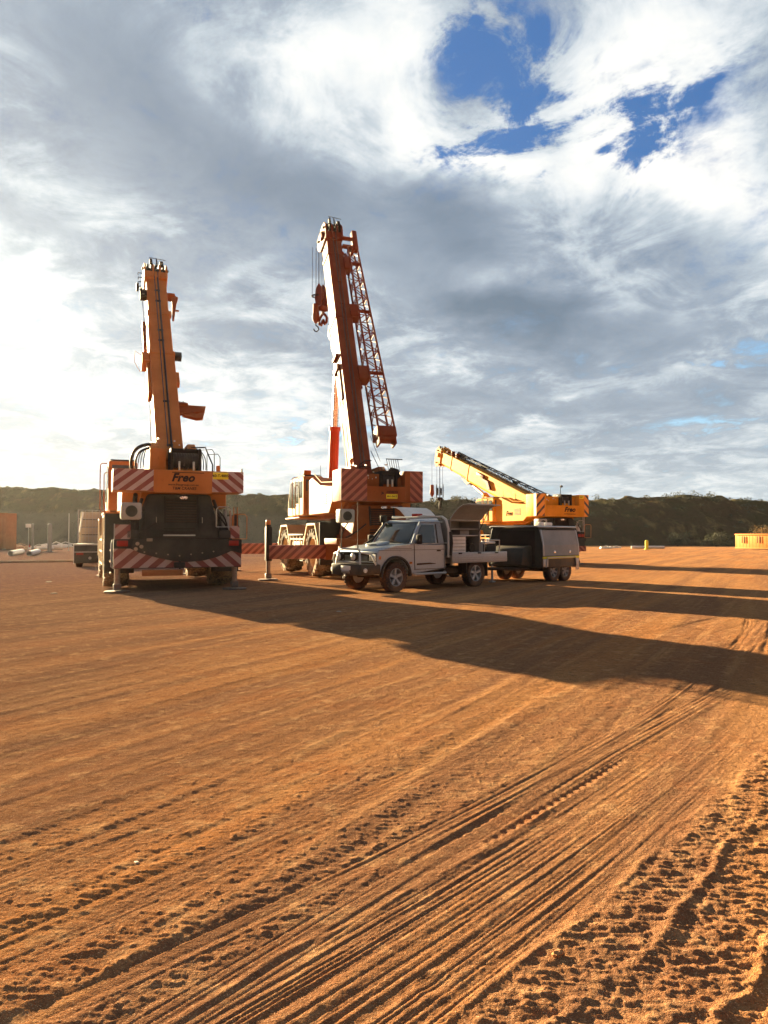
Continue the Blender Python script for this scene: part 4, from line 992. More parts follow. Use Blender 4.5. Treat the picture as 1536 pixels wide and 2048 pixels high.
    if k['n'] == 1:
        q = MB(T); hb = segs[0][2] / 2            # swing-out jib stub and its brackets on the right flank
        q.box(hb - .05, hb + .30, 2.27, 2.37, -.45, -.15, .02)
        q.prism([(hb, 1.98), (hb + .34, 2.02), (hb + .72, 2.08), (hb + .80, 2.14), (hb + .84, 2.34), (hb + .26, 2.32), (hb + .20, 2.40), (hb, 2.40)], 'z', -.36, -.22, .01); q.prism([(hb + .10, 1.92), (hb + .40, 1.86), (hb + .52, 1.80), (hb + .72, 1.84), (hb + .78, 2.10), (hb + .62, 2.06), (hb + .56, 1.98), (hb + .40, 2.04)], 'z', -.35, -.24, .01)
        st_ = q.build('jib_stub', 'red_orange', boom)
        q = MB(T); 
        for i in range(5): q.box(hb + .0 + i * .05, hb + .035 + i * .05, 2.38, 2.45 + .03 * (i % 2), -.36, -.2, .01)
        q.build('clamp_row', 'dark', st_)
        q = MB(T); q.box(hb - .02, hb + .24, Lb - .98, Lb - .88, -.45, -.15, .02); q.prism([(hb + .17, Lb - .80), (hb + .36, Lb - .95), (hb + .30, Lb - 1.15), (hb + .16, Lb - 2.1), (hb + .10, Lb - 2.1), (hb + .14, Lb - 1.1)], 'z', -.40, -.25, .01); q.box(hb + .15, hb + .34, Lb - 1.62, Lb - 1.58, -.35, -.3); q.build('jib_arm', 'red_orange', boom)
        q = MB(T); q.box(-hb - .10, -hb, 2.75, 4.3, -.62, -.20, .03); q.box(-hb - .24, -hb, 4.1, 4.5, -.62, -.12, .03); q.tube([(-hb - .2, 4.5, -.3), (-hb - .42, 4.7, -.3), (-hb - .46, 4.2, -.3), (-hb - .3, 3.75, -.3)], .008, 5); q.build('aux_cylinder', 'orange', boom)
        q = MB(T)
        for i in range(9): rr_ = .07 + .05 * ((i * 7) % 3) / 2; q.lathe([(-.06, 0), (-.06, rr_), (.06, rr_), (.06, 0)], (-hb - .10, 4.8 + i * .16, -.35), (1, 0, 0), 10)
        q.build('jib_sheave_row', 'red_orange', boom)
        q = MB(T); q.cyl((-hb - .04, 2.7, -.4), (-hb - .10, .2, -.5), .012, seg=6); q.cyl((-hb - .12, Lb - 1.0, -.2), (-hb - .08, 5.4, -.25), .010, seg=5); q.build('side_cable', 'wire', boom)
    if k['n'] == 2:
        hb = segs[0][2] / 2
        q = MB(T); q.box(-hb - .10, -hb, 4.45, 4.68, -.80, -.25, .02); q.box(-hb - .10, -hb, 5.0, 5.12, -.75, -.25, .02); q.box(-hb - .05, -hb, 3.2, 4.4, -.42, -.22, .02); q.build('jib_hinge', 'boom_red', boom)
        q = MB(T); q.tube([(-hb - .03, 4.4, -.35), (-hb - .05, 2.2, -.60), (-hb - .03, .4, -.75)], .012, 6); q.tube([(-hb - .03, 3.3, -.35), (-hb - .05, 1.6, -.50), (-hb - .03, .4, -.6)], .012, 6); q.build('side_cable', 'wire', boom)
        q = MB(T); q.tube([(hb + .05, 1.0, 0), (hb + .25, .4, .0), (hb + .35, .0, 0)], .012, 5); q.tube([(hb + .1, 1.6, 0), (hb + .35, .6, .0)], .010, 5); q.build('side_cable', 'wire', boom)
        q = MB(T); q.prism([(6.2, -segs[0][3] - .02), (6.55, -segs[0][3] - .22), (6.9, -segs[0][3] + .02)], 'x', -hb, -hb + .04, .0); q.build('stop_plate', 'red_orange', boom)
    if k['n'] == 3:
        hb = segs[0][2] / 2
        q = MB(T); q.box(-hb - .12, -hb, 6.0, 6.9, -.30, -.12, .02); q.prism([(5.0, -.70), (5.3, -.80), (5.6, -.45), (6.1, -.40), (6.1, -.30), (5.4, -.30)], 'x', -hb - .14, -hb - .02, .01); q.build('jib_hinge', 'boom_red', boom)
        q = MB(T)
        for i in range(7): q.box(-.3 + .1 * (i % 3), -.05 + .1 * (i % 3), Lb - 2.4 + i * .22, Lb - 2.28 + i * .22, 0, .12 + .12 * ((i * 5) % 3) / 2, .02)
        q.build('head_fittings', 'boom_red', boom)
    # marks left over: outrigger lamp
    if k['n'] == 2:
        q = MB(); ox = k['ox'][0]; q.box(-ox - .09, -ox + .07, k['oy'][0] - .05, k['oy'][0] + .05, k['jz'][1] + .02, k['jz'][1] + .22, .03); q.build('marker_lamp', 'amber', root)
    return root

base = dict(wr=.84, wx=1.42, rim='rim_cream', ox=(1.55, 1.55), pad=.33)
crane1 = dict(base, n=1, gtop=.38, wr=.86, wx=1.50, label='leftmost crane, orange with dark rear and maroon and white striped counterweight', x=-5.47, y=19.83, yaw=22.5,
    body='orange', main='orange', side='orange', under='orange', carrier='dark', hood='dark', cwm='orange', boomm='orange', headm='orange', brk='orange', cylm='orange', beam='stripe_beam', cleaner='box_grey', fender='rim_cream',  # cream mudguards and ladder rails: sun sheen put into their paint
    W2=1.70, len=9.4, wy=(2.45, 7.3), oy=(.42, 9.1), obw=1.50, obm='dark', jz=(.66, 1.22), bw=1.67, hoodz=2.64, cwz=(2.69, 3.27), pz=3.75, bx=-.13, by=1.15,
    cab=(-1.66, -.80, 4.3, 6.8, 2.30, 3.88), winch=(-.24, .56, 3.28, 3.88, .12, .85), cwstripes=((-1.70, -.69, 2.70, 3.26, 'stripe_red'), (.84, 1.70, 2.70, 3.26, 'stripe_red')),
    centre=(-.68, .84, 2.66, 3.25), texts=(('Freo', .06, 3.06, -.034, .30, .32, .012, 'letter', 1.05), ('www.freogroup.com.au', .08, 2.875, -.034, .088, .1, .001, 'letter', .95), ('T&M CRANES', .10, 2.775, -.034, .105, .15, .002, 'letter', 1.0)),
    bars=((-.22, .62, 3.195, 3.215),), platebox=(.86, 1.28, 3.05, 3.24, -.008, '60-T-4885', .10),
    elev=54, segs=[(-.1, 4.45, .74, .98), (4.45, 6.45, .70, .92), (6.45, 8.60, .66, .86)], lugs=((4.45, -.15, .26, .22, 'dark'), (3.1, -.05, .10, .5, 'orange'), (6.6, -.2, .06, .2, 'orange')),
    cyl=((-.13, 4.2, 2.6), 4.6, .62, .17), hooks=())
crane2 = dict(base, n=2, wr=.90, wx=1.27, label='middle crane with steeply raised red boom and lattice jib stowed alongside', x=-.04, y=24.45, yaw=20.5,
    body='red_orange', main='red_orange', side='orange', under='red_orange', carrier='red_orange', hood='red_orange', cwm='red_orange', boomm='boom_red', headm='boom_red', brk='boom_red', cylm='cyl_red', beam='stripe_fade', cleaner='red_orange', fender='rim_cream',  # mudguards painted cream to carry the sheen of the low sun
    W2=1.45, len=9.2, wy=(3.15, 7.5), oy=(1.9, 9.3), obw=1.45, obm='red_orange', jz=(.66, 1.82), bw=1.5, bumper=False, hoodz=2.55, cwz=(2.64, 3.70), notch=3.14, nw=.80, pz=3.55, bx=-.28, by=1.1,
    cab=(-1.55, -.75, 4.5, 7.1, 2.28, 3.80), winch=(.0, .58, 3.15, 3.68, .12, .85), cwstripes=((-1.45, -.55, 2.66, 3.69, 'stripe_fade'), (.98, 1.44, 2.66, 3.66, 'stripe_fade')),
    texts=(('ANDREWS', .33, 2.96, -.006, .085, 0, .002, 'letter', 1.0), ('>', -.02, 2.91, -.006, .16, .2, .008, 'letter', 1.0)), platebox=(.12, .52, 2.74, 2.89, -.004, '60-1-5412', .085),
    elev=69.5, segs=[(-.1, 6.7, .64, .98), (6.7, 9.7, .62, .90), (9.7, 10.65, .60, .84)], lugs=((3.6, -.1, .10, .4, 'boom_red'),), hookrot=20,
    cyl=((-.28, 5.0, 2.7), 6.0, .50, .19), hooks=((-.10, 10.85, -1.15, 2.15, 'block', 'boom_red'), (-.38, 10.85, -1.22, 2.75, 'ball', 'boom_red')), ox=(3.42, 3.42),
    jib=dict(a=(.72, .12, .62, .55), b=(.50, .05, .38, .40), s0=1.9, s1=9.95, n=20, r=.042, m='boom_red', br=(.28, .62, .9)))
crane3 = dict(base, n=3, label='farthest crane at the right, yellow with low boom and hanging black hook block', x=9.20, y=38.0, yaw=22.5,
    body='yellow', main='yellow', side='yellow', under='yellow', carrier='dark', hood='dark', cwm='yellow', boomm='yellow', headm='yellow', brk='red_orange', cylm='yellow', beam='stripe_beam', cleaner='white', fender='yellow',
    W2=1.62, len=9.2, wy=(2.7, 7.0), oy=(.9, 8.9), obw=1.45, obm='dark', jz=(.66, 1.30), bw=1.5, bumper=False, hoodz=2.45, cwz=(2.50, 3.66), notch=3.08, nw=1.02, pz=3.25, bx=-.30, by=1.0,
    cab=(-1.60, -.80, 4.2, 6.6, 2.30, 3.66), winch=(-.02, .66, 3.09, 3.66, .12, .85), cwstripes=((-1.62, -1.12, 2.52, 3.65, 'stripe_blk'), (1.34, 1.61, 2.52, 3.63, 'stripe_blk')), sidestripes=((.0, .22, 2.52, 3.65, 'stripe_blk'),),
    texts=(('Freo', .42, 2.86, -.006, .34, .32, .013, 'letter', 1.05), ('www.freogroup.com.au', .42, 2.64, -.006, .08, .1, .001, 'letter', .95)), bars=(), sidetext=(2.85, 2.72, .36),
    elev=19.0, segs=[(-.1, 8.2, .72, 1.05), (8.2, 10.6, .68, .92), (10.6, 12.4, .64, .86)], lugs=((9.9, -.1, .08, .2, 'yellow'),), hookrot=-30,
    cyl=((-.30, 4.6, 2.6), 8.3, .60, .16), hooks=((0, 12.75, -1.05, 2.0, 'block', 'black'), (-.55, 12.9, -.85, 2.1, 'ball', 'boom_red')),
    jib=dict(a=(.38, .16, .34, .34), b=(.02, .20, .30, .24), s0=1.0, s1=10.0, n=22, r=.035, m='dark', br=(.3, .7)), platebox=(1.03, 1.30, 3.44, 3.60, -.004, '60-T', .09))
for k_ in (crane1, crane2, crane3): build_crane(k_)
# ------------------------------------------------------------------ road wheels
def road_wheel(parent, r, w, s, mat='alum', spokes=5, name='wheel'):
    h = MB(); h.lathe([(w * .28 * s, 0), (w * .30 * s, r * .13), (w * .10 * s, r * .15), (w * .10 * s, 0)], (0, 0, 0), (1, 0, 0), 16); h.cyl((-w * .4 * s, 0, 0), (w * .1 * s, 0, 0), r * .12, seg=10)
    hub = h.build(name, mat, parent)
    q = MB(); q.lathe([(w * .38, r * .60), (w * .42, r * .62), (w * .42, r * .57), (w * .30, r * .54), (-w * .3, r * .54), (-w * .3, r * .48), (-w * .28, 0)], (0, 0, 0), (s, 0, 0), 28)
    for i in range(spokes):
        a = 2 * math.pi * i / spokes + .3; c_, s_ = math.cos(a), math.sin(a)
        def pt(x, rr_, t_): return (x * s, c_ * rr_ - s_ * t_, s_ * rr_ + c_ * t_)
        q.hexa([pt(w * .20, r * .10, -r * .09), pt(w * .20, r * .10, r * .09), pt(w * .22, r * .56, r * .13), pt(w * .22, r * .56, -r * .13), pt(w * .32, r * .10, -r * .07), pt(w * .32, r * .10, r * .07), pt(w * .36, r * .56, r * .10), pt(w * .36, r * .56, -r * .10)])
    q.build('rim', mat, hub)
    t = MB(); t.lathe([(w * .40, r * .58), (w * .48, r * .66), (w * .50, r * .80), (w * .46, r * .94), (w * .34, r * .985), (-w * .34, r * .985), (-w * .46, r * .94), (-w * .5, r * .80), (-w * .48, r * .66), (-w * .40, r * .58)], (0, 0, 0), (1, 0, 0), 36)
    for k in range(26):
        for sd in (-1, 1):
            a = 2 * math.pi * (k + (.5 if sd > 0 else 0)) / 26; pts = []
            for rr_ in (.96, 1.0):
                for (xx, aa) in ((.05, a), (.05, a + .12), (.44, a + .15), (.44, a + .03)): pts.append((sd * xx * w, math.cos(aa) * r * rr_, math.sin(aa) * r * rr_))
            t.hexa(pts)
    t.build('tyre', 'rubber', hub)
    return hub

# ------------------------------------------------------------------ service ute (local: y forward, x right; the left side faces us)
def make_ute():
    root = thing('service_ute', 'silver single cab ute with snorkel, bull bar and open tool canopy on its tray', 'ute', (-.26, 20.4, 0), 132.5)
    WB, r = 3.25, .40
    for yy in (0, -WB):
        for s in (-1, 1):
            w = road_wheel(root, r, .27, s); w.location = (s * .76, yy, r)
    b = MB()
    def archpts(cy, n=9): return [(cy - .50 * math.cos(math.pi * i / (n - 1)), .44 + .50 * math.sin(math.pi * i / (n - 1))) for i in range(n)]
    prof = [(-1.98, .56), (-.62, .52)] + archpts(0) + [(.62, .56), (.66, .80), (.655, 1.04), (.60, 1.14), (0, 1.235), (-.60, 1.27), (-1.98, 1.27)]
    b.prism(prof, 'x', -.84, .84, .035)
    body = b.build('body', 'silver', root)
    q = MB(); q.box(-.56, .56, -WB - .5, .6, .42, .58, .02); q.box(-.60, .60, -1.9, .55, .50, .60); q.cyl((-.7, 0, r), (.7, 0, r), .06); q.cyl((-.7, -WB, r), (.7, -WB, r), .07); q.cyl((-.1, -WB, r), (.1, -WB, r), .16); q.build('chassis', 'black', root)
    g_ = MB()                                   # cab upper
    g_.hexa([(-.80, -1.98, 1.262), (.80, -1.98, 1.262), (.80, -.62, 1.262), (-.80, -.62, 1.262), (-.69, -1.93, 1.90), (.69, -1.93, 1.90), (.67, -1.08, 1.90), (-.67, -1.08, 1.90)], .05)
    g_.hexa([(-.71, -1.96, 1.885), (.71, -1.96, 1.885), (.69, -1.02, 1.885), (-.69, -1.02, 1.885), (-.62, -1.88, 1.965), (.62, -1.88, 1.965), (.60, -1.12, 1.96), (-.60, -1.12, 1.96)], .035)
    cab = g_.build('cab_roof', 'silver', root)
    q = MB(); q.hexa([(-.70, -.635, 1.31), (.70, -.635, 1.31), (.61, -1.035, 1.86), (-.61, -1.035, 1.86), (-.70, -.615, 1.31), (.70, -.615, 1.31), (.61, -1.015, 1.86), (-.61, -1.015, 1.86)], .008); q.build('windscreen', 'glass', root)
    q = MB()
    for x_ in (-.45, .15): q.tube([(x_, -.585, 1.30), (x_ + .42, -.62, 1.36)], .012, 5)
    q.build('wiper', 'black', root)
    q = MB(); q.hexa([(-.66, -.50, 1.262), (.66, -.50, 1.262), (.60, .57, 1.13), (-.60, .57, 1.13), (-.64, -.50, 1.30), (.64, -.50, 1.30), (.56, .55, 1.165), (-.56, .55, 1.165)], .02); bn = q.build('bonnet', 'silver', root)
    q = MB(); q.hexa([(-.26, -.35, 1.29), (.26, -.35, 1.29), (.26, .12, 1.22), (-.26, .12, 1.22), (-.22, -.35, 1.36), (.22, -.35, 1.36), (.24, .10, 1.29), (-.24, .10, 1.29)], .015); sc = q.build('scoop', 'silver', bn)
    q = MB(); q.box(-.20, .20, .095, .112, 1.245, 1.275); q.build('scoop_mouth', 'black', sc)
    for s in (-1, 1):                           # doors: seam, window, handle, mirror
        x_ = s * .84
        d = MB(); d.prism([(-.74, .60), (-1.86, .60), (-1.90, 1.25), (-.70, 1.25)], 'x', x_ - .004, x_ + .006, .003); dr = d.build('door', 'silver', root)
        q = MB()
        for (a, b_) in (((-.715, .58), (-.695, 1.28)), ((-1.90, .58), (-1.89, 1.28)), ): q.prism([(a[0], a[1]), (a[0] - .014, a[1]), (b_[0] - .014, b_[1]), (b_[0], b_[1])], 'x', x_ - .002, x_ + s * .009)
        q.prism([(-.70, .58), (-1.90, .58), (-1.90, .594), (-.70, .594)], 'x', x_ - .002, x_ + s * .009)
        q.prism([(.62, 1.115), (-1.90, 1.115), (-1.90, 1.125), (.62, 1.125)], 'x', x_ - .002, x_ + s * .008)
        q.build('door_seam', 'black', dr)
        q = MB(); q.prism([(-.80, .70), (-1.55, .72), (-1.55, .735), (-1.3, .76), (-.8, .75)], 'x', x_ - .001, x_ + s * .009); q.build('side_decal', 'black', dr)
        q = MB(); q.box(x_ - .02, x_ + .025, -1.75, -1.60, 1.07, 1.11, .01); q.build('door_handle', 'black', dr)
        def sx(z, y=0): return s * (.80 - (.11) * (z - 1.262) / .64) + s * .006
        q = MB(); A = [(-.74, 1.30), (-1.58, 1.30), (-1.60, 1.82), (-1.12, 1.82)]
        q.hexa([(sx(z), y, z) for y, z in A] + [(sx(z) + s * .010, y, z) for y, z in A]); q.build('window', 'glass', dr)
        q = MB(); A = [(-1.66, 1.30), (-1.70, 1.30), (-1.70, 1.84), (-1.66, 1.84)]; q.hexa([(sx(z), y, z) for y, z in A] + [(sx(z) + s * .008, y, z) for y, z in A]); q.build('pillar_seam', 'black', dr)
        m_ = MB(); m_.tube([(s * .80, -.78, 1.30), (s * .98, -.72, 1.34), (s * 1.0, -.72, 1.42)], .012, 5); m_.box(s * 1.0 - .10, s * 1.0 + .10, -.78, -.70, 1.28, 1.54, .035); m_.build('mirror', 'black', dr)
        f = MB(); pr = [(cy, cz) for cy, cz in [(-.56 * math.cos(math.pi * i / 12), .42 + .55 * math.sin(math.pi * i / 12)) for i in range(13)]]
        f.strip(pr, 'x', *sorted((s * .80, s * .90)), -.055); f.build('wheel_flare', 'dark', root)
        q = MB(); q.tube([(s * .80, -.62, .50), (s * .90, -.68, .46), (s * .90, -1.90, .46), (s * .80, -1.96, .50)], .035, 8); q.build('side_step', 'alum', root)
        hl = MB(); hl.box(*sorted((s * .54, s * .79)), .655, .675, .84, 1.03, .015); l = hl.build('headlight', 'lens', root)
        q = MB(); q.box(*sorted((s * .52, s * .81)), .650, .662, .82, 1.05, .01); q.build('bezel', 'black', l)
        q = MB(); q.lathe([(0, .07), (.03, .075), (.035, .06), (.02, 0)], (s * .66, .672, .935), (0, 1, 0), 16); q.build('lamp_bowl', 'chrome', l)
        q = MB(); q.box(*sorted((s * .80, s * .846)), .52, .60, .88, .97, .008); q.build('indicator', 'amber', root)
    q = MB()
    for i in range(6): q.box(-.50, .50, .655, .672, .84 + i * .034, .855 + i * .034)
    for x_ in (-.51, .49): q.box(x_, x_ + .02, .655, .675, .83, 1.05)
    q.box(-.5, .5, .63, .656, .83, 1.05); q.build('grille', 'black', root)
    # bull bar with hoops, driving lights, winch
    q = MB()
    q.hexa([(-.93, .62, .50), (.93, .62, .50), (.60, 1.02, .46), (-.60, 1.02, .46), (-.93, .60, .76), (.93, .60, .76), (.62, 1.02, .76), (-.62, 1.02, .76)], .03)
    bb = q.build('bull_bar', 'charcoal', root)
    q = MB()
    for s in (-1, 1):
        q.tube([(s * .50, .95, .74), (s * .46, .93, 1.06), (s * .40, .90, 1.14), (s * .26, .90, 1.16)], .028, 8)
        q.tube([(s * .86, .72, .74), (s * .84, .78, .88), (s * .76, .80, 1.02), (s * .50, .92, 1.06)], .022, 8)
    q.tube([(-.27, .90, 1.16), (.27, .90, 1.16)], .028, 8); q.tube([(-.50, .95, .80), (.50, .95, .80)], .02, 8)
    q.build('hoop', 'zinc', bb)
    for s in (-1, 1):
        q = MB(); q.lathe([(0, 0), (0, .10), (.09, .115), (.10, .105), (.095, 0)], (s * .30, .93, .95), (0, 1, 0), 20); dl = q.build('driving_light', 'black', bb)
        q = MB(); q.lathe([(0, .098), (.01, .08), (.014, 0)], (s * .30, 1.03, .95), (0, 1, 0), 20); q.build('lens', 'lens', dl)
        q = MB(); q.lathe([(0, .05), (.02, .06), (.025, 0)], (s * .70, .93, .60), (s * .4, 1, 0), 16); q.build('fog_lamp', 'lens', bb)
        an = MB(); an.cyl((s * .34, .90, 1.16), (s * .34, .90, 1.32), .022, .014, seg=8); an.cyl((s * .34, .90, 1.32), (s * .34, .90, 2.42), .008, .006, seg=6); an.build('aerial', 'black', root)
    q = MB(); q.cyl((-.16, 1.0, .56), (.16, 1.0, .56), .055, seg=12); q.tube([(0, 1.04, .50), (0, 1.08, .42), (.04, 1.08, .38), (.05, 1.08, .44)], .015, 6); q.build('winch_hook', 'steel', bb)
    q = MB(); q.box(-.20, .20, 1.025, 1.035, .60, .71, .004); q.build('front_plate', 'white', bb)
    sn = MB(); sn.tube([(.84, .10, 1.02), (.90, -.10, 1.10), (.90, -.45, 1.26), (.86, -.70, 1.40), (.76, -1.02, 1.80), (.76, -1.04, 1.94)], .045, 8); sn.box(.69, .83, -1.12, -.94, 1.90, 2.10, .03); sn.build('snorkel', 'black', root)
    q = MB(); q.lathe([(0, .045), (.012, .05), (.016, .03), (.018, 0)], (0, .672, .94), (0, 1, 0), 20); q.build('badge', 'chrome', root)
    for s in (-1, 1):
        q = MB(); q.tube([(s * .715, -1.96, 1.90), (s * .70, -1.05, 1.895), (s * .74, -.84, 1.60), (s * .80, -.63, 1.30)], .014, 5); q.build('roof_gutter', 'silver', root)
        q = MB(); q.box(*sorted((s * .845, s * .852)), -.60, .40, 1.155, 1.165); q.build('guard_crease', 'dark', root)
        q = MB(); q.prism([(-.62, .74), (-.52, .74), (-.52, .80), (-.62, .80)], 'x', *sorted((s * .842, s * .850)), .0); q.build('side_marker', 'amber', root)
    q = MB(); q.box(-.55, .55, -1.985, -1.975, 1.35, 1.80, .004); q.build('rear_window', 'glass', root)
    q = MB(); q.box(-.78, .78, .62, .70, .56, .80, .02); q.build('front_apron', 'black', root)
    # tray
    ty0, ty1 = -2.10, -4.62
    q = MB(); q.box(-.92, .92, ty1, ty0, .86, .93, .01); q.box(-.5, .5, ty1 + .1, ty0, .70, .86)
    tr = q.build('tray', 'alum', root)
    for s in (-1, 1):
        q = MB(); x0, x1 = sorted((s * .925, s * .955))
        q.box(x0, x1, ty1, ty0 - .02, .72, 1.03, .006)
        for zz in (.76, .82, .88, .95): q.box(*sorted((s * .950, s * .965)), ty1 + .01, ty0 - .03, zz, zz + .025, .004)
        ds = q.build('drop_side', 'alum', tr)
        for yy in (-2.45, -3.3, -4.1): q = MB(); q.box(*sorted((s * .955, s * .985)), yy - .07, yy + .07, .98, 1.02, .008); q.build('latch', 'black', ds)
        q = MB(); q.box(*sorted((s * .60, s * .92)), -WB - .48, -WB - .46, .30, .86); q.build('mud_flap', 'black', tr); q = MB(); q.box(*sorted((s * .60, s * .92)), -WB + .46, -WB + .49, .42, .86); q.build('mud_flap', 'black', tr)
    q = MB(); q.tube([(-.90, -2.02, .90), (-.90, -2.02, 1.70), (-.80, -2.02, 1.98), (-.66, -2.02, 2.05), (.66, -2.02, 2.05), (.80, -2.02, 1.98), (.90, -2.02, 1.70), (.90, -2.02, .90)], .038, 8)
    q.tube([(-.86, -2.02, 1.30), (.86, -2.02, 1.30)], .02, 6); q.tube([(-.60, -2.02, 2.05), (-.60, -1.25, 2.07), (-.52, -1.15, 2.03), (.52, -1.15, 2.03), (.60, -1.25, 2.07), (.60, -2.02, 2.05)], .02, 6)
    hb = q.build('headboard', 'zinc', root)
    q = MB(); q.tube([(-.94, -2.06, 1.62), (-.96, -2.08, 1.30), (-.94, -2.06, .95)], .05, 10); q.build('coiled_hose', 'dark', hb)
    q = MB(); q.box(-.34, -.08, -1.55, -1.35, 2.06, 2.14, .02); q.build('beacon', 'redlens', root)
    # canopy tool box, open on both sides
    cy0, cy1 = -3.48, -2.12
    c = MB(); c.box(-.86, .86, cy0, cy1, .935, .975, .004); c.box(-.86, .86, cy0, cy1, 1.93, 1.97, .01); c.box(-.86, .86, cy1 - .03, cy1, .975, 1.93); c.box(-.86, .86, cy0, cy0 + .03, .975, 1.93)
    c.box(-.02, .02, cy0 + .03, cy1 - .03, .975, 1.93)
    for x_ in (-.86, .82): c.box(x_, x_ + .04, cy0, cy0 + .06, .975, 1.93); c.box(x_, x_ + .04, cy1 - .06, cy1, .975, 1.93)
    can = c.build('canopy_box', 'grey', root)
    q = MB(); q.box(-.82, -.05, cy0 + .05, cy1 - .05, 1.50, 1.53, .004); q.box(-.82, -.05, cy0 + .62, cy0 + .65, .98, 1.50); q.box(-.82, -.05, cy0 + .05, cy1 - .05, 1.70, 1.715); q.build('shelf', 'alum', can)
    for i in range(5):
        q = MB(); q.box(-.855, -.10, cy0 + .68, cy1 - .08, 1.0 + i * .098, 1.088 + i * .098, .006); dw = q.build('drawer', 'white', can)
        q = MB(); q.box(-.872, -.853, cy0 + .70, cy1 - .10, 1.075 + i * .098, 1.086 + i * .098); q.build('drawer_pull', 'steel', dw)
    for s in (-1, 1):                           # raised gull wing lids, curved
        pr = [(s * .86, 1.985), (s * 1.02, 2.16), (s * 1.20, 2.31), (s * 1.38, 2.39), (s * 1.62, 2.41)]
        q = MB(); th = .022
        q.strip([(a, b_) for a, b_ in (pr if s < 0 else pr[::-1])], 'y', cy0, cy1, th * 1); lid = q.build('gull_wing_lid', 'alum' if s < 0 else 'white', can)
        q = MB(); q.tube([(s * .84, cy0 + .06, 1.62), (s * 1.25, cy0 + .06, 2.29)], .012, 6); q.build('gas_strut', 'black', lid)
        for yy in (cy0 + .3, cy1 - .3): q = MB(); q.box(*sorted((s * 1.45, s * 1.56)), yy - .05, yy + .05, 2.41, 2.435, .008); q.build('lid_latch', 'black', lid)
    return root
make_ute()
# things carried in the canopy and on the tray (they could be lifted off)
def ute_pt(x, y): a = R(132.5); return (-.26 + x * math.cos(a) - y * math.sin(a), 20.4 + x * math.sin(a) + y * math.cos(a))
rnd = random.Random(5)
for i, (x, y, z, w, h, lab, mt) in enumerate(((-.55, -2.45, 1.532, .22, .15, 'dark tool case on the canopy shelf behind the cab', 'black'), (-.50, -2.95, 1.532, .20, .14, 'grey tool case at the rear end of the open canopy shelf', 'grey'))):
    t_ = thing('tool_case', lab, 'tool case', (*ute_pt(x, y), z), 132.5, 'tool cases in the open canopy'); q = MB(); q.box(-w, w * .6, -w, w, 0, h, .02); c_ = q.build('case', mt, t_)
    q = MB(); q.tube([(0, -.06, h), (0, -.06, h + .03), (0, .06, h + .03), (0, .06, h)], .01, 5); q.build('handle', 'steel', t_)
for (lab, y, mt) in (('black compressor tank on the floor of the open canopy', -3.20, 'black'),):
    t_ = thing('compressor', lab, 'compressor', (*ute_pt(-.52, y), .976), 132.5); q = MB(); q.cyl((-.26, 0, .17), (.20, 0, .17), .13, seg=16); q.box(-.2, .15, -.08, .08, .28, .42, .02); q.build('tank', mt, t_); q = MB(); q.box(-.2, -.16, -.1, .1, 0, .06); q.box(.1, .14, -.1, .1, 0, .06); q.build('feet', 'steel', t_)
t_ = thing('generator', 'dark generator in a pipe frame on the open tray behind the canopy', 'generator', (*ute_pt(-.45, -4.12), .932), 132.5)
q = MB(); q.box(-.26, .26, -.30, .30, .06, .32, .05); q.cyl((-.2, .18, .2), (-.32, .18, .2), .09, seg=14); q.build('engine', 'dark', t_)
q = MB(); q.box(-.24, .24, -.28, .28, .33, .40, .03); q.build('fuel_tank', 'white', t_)
q = MB()
for x_ in (-.32, .32): q.tube([(x_, -.36, .0), (x_, -.36, .44), (x_, .36, .44), (x_, .36, .0), (x_, -.36, .0)], .018, 6)
for y_ in (-.36, .36): q.tube([(-.32, y_, .44), (.32, y_, .44)], .018, 6)
q.build('pipe_frame', 'steel', t_)
t_ = thing('jerry_can', 'grey-green can standing on the tray right behind the canopy', 'can', (*ute_pt(-.62, -3.66), .932), 132.5)
q = MB(); q.box(-.09, .09, -.13, .13, 0, .36, .03); q.build('can_body', 'grey', t_); q = MB(); q.tube([(0, -.06, .36), (0, -.06, .41), (0, .06, .41), (0, .06, .36)], .012, 5); q.cyl((0, .1, .35), (0, .12, .42), .025, seg=8); q.build('handle', 'black', t_)

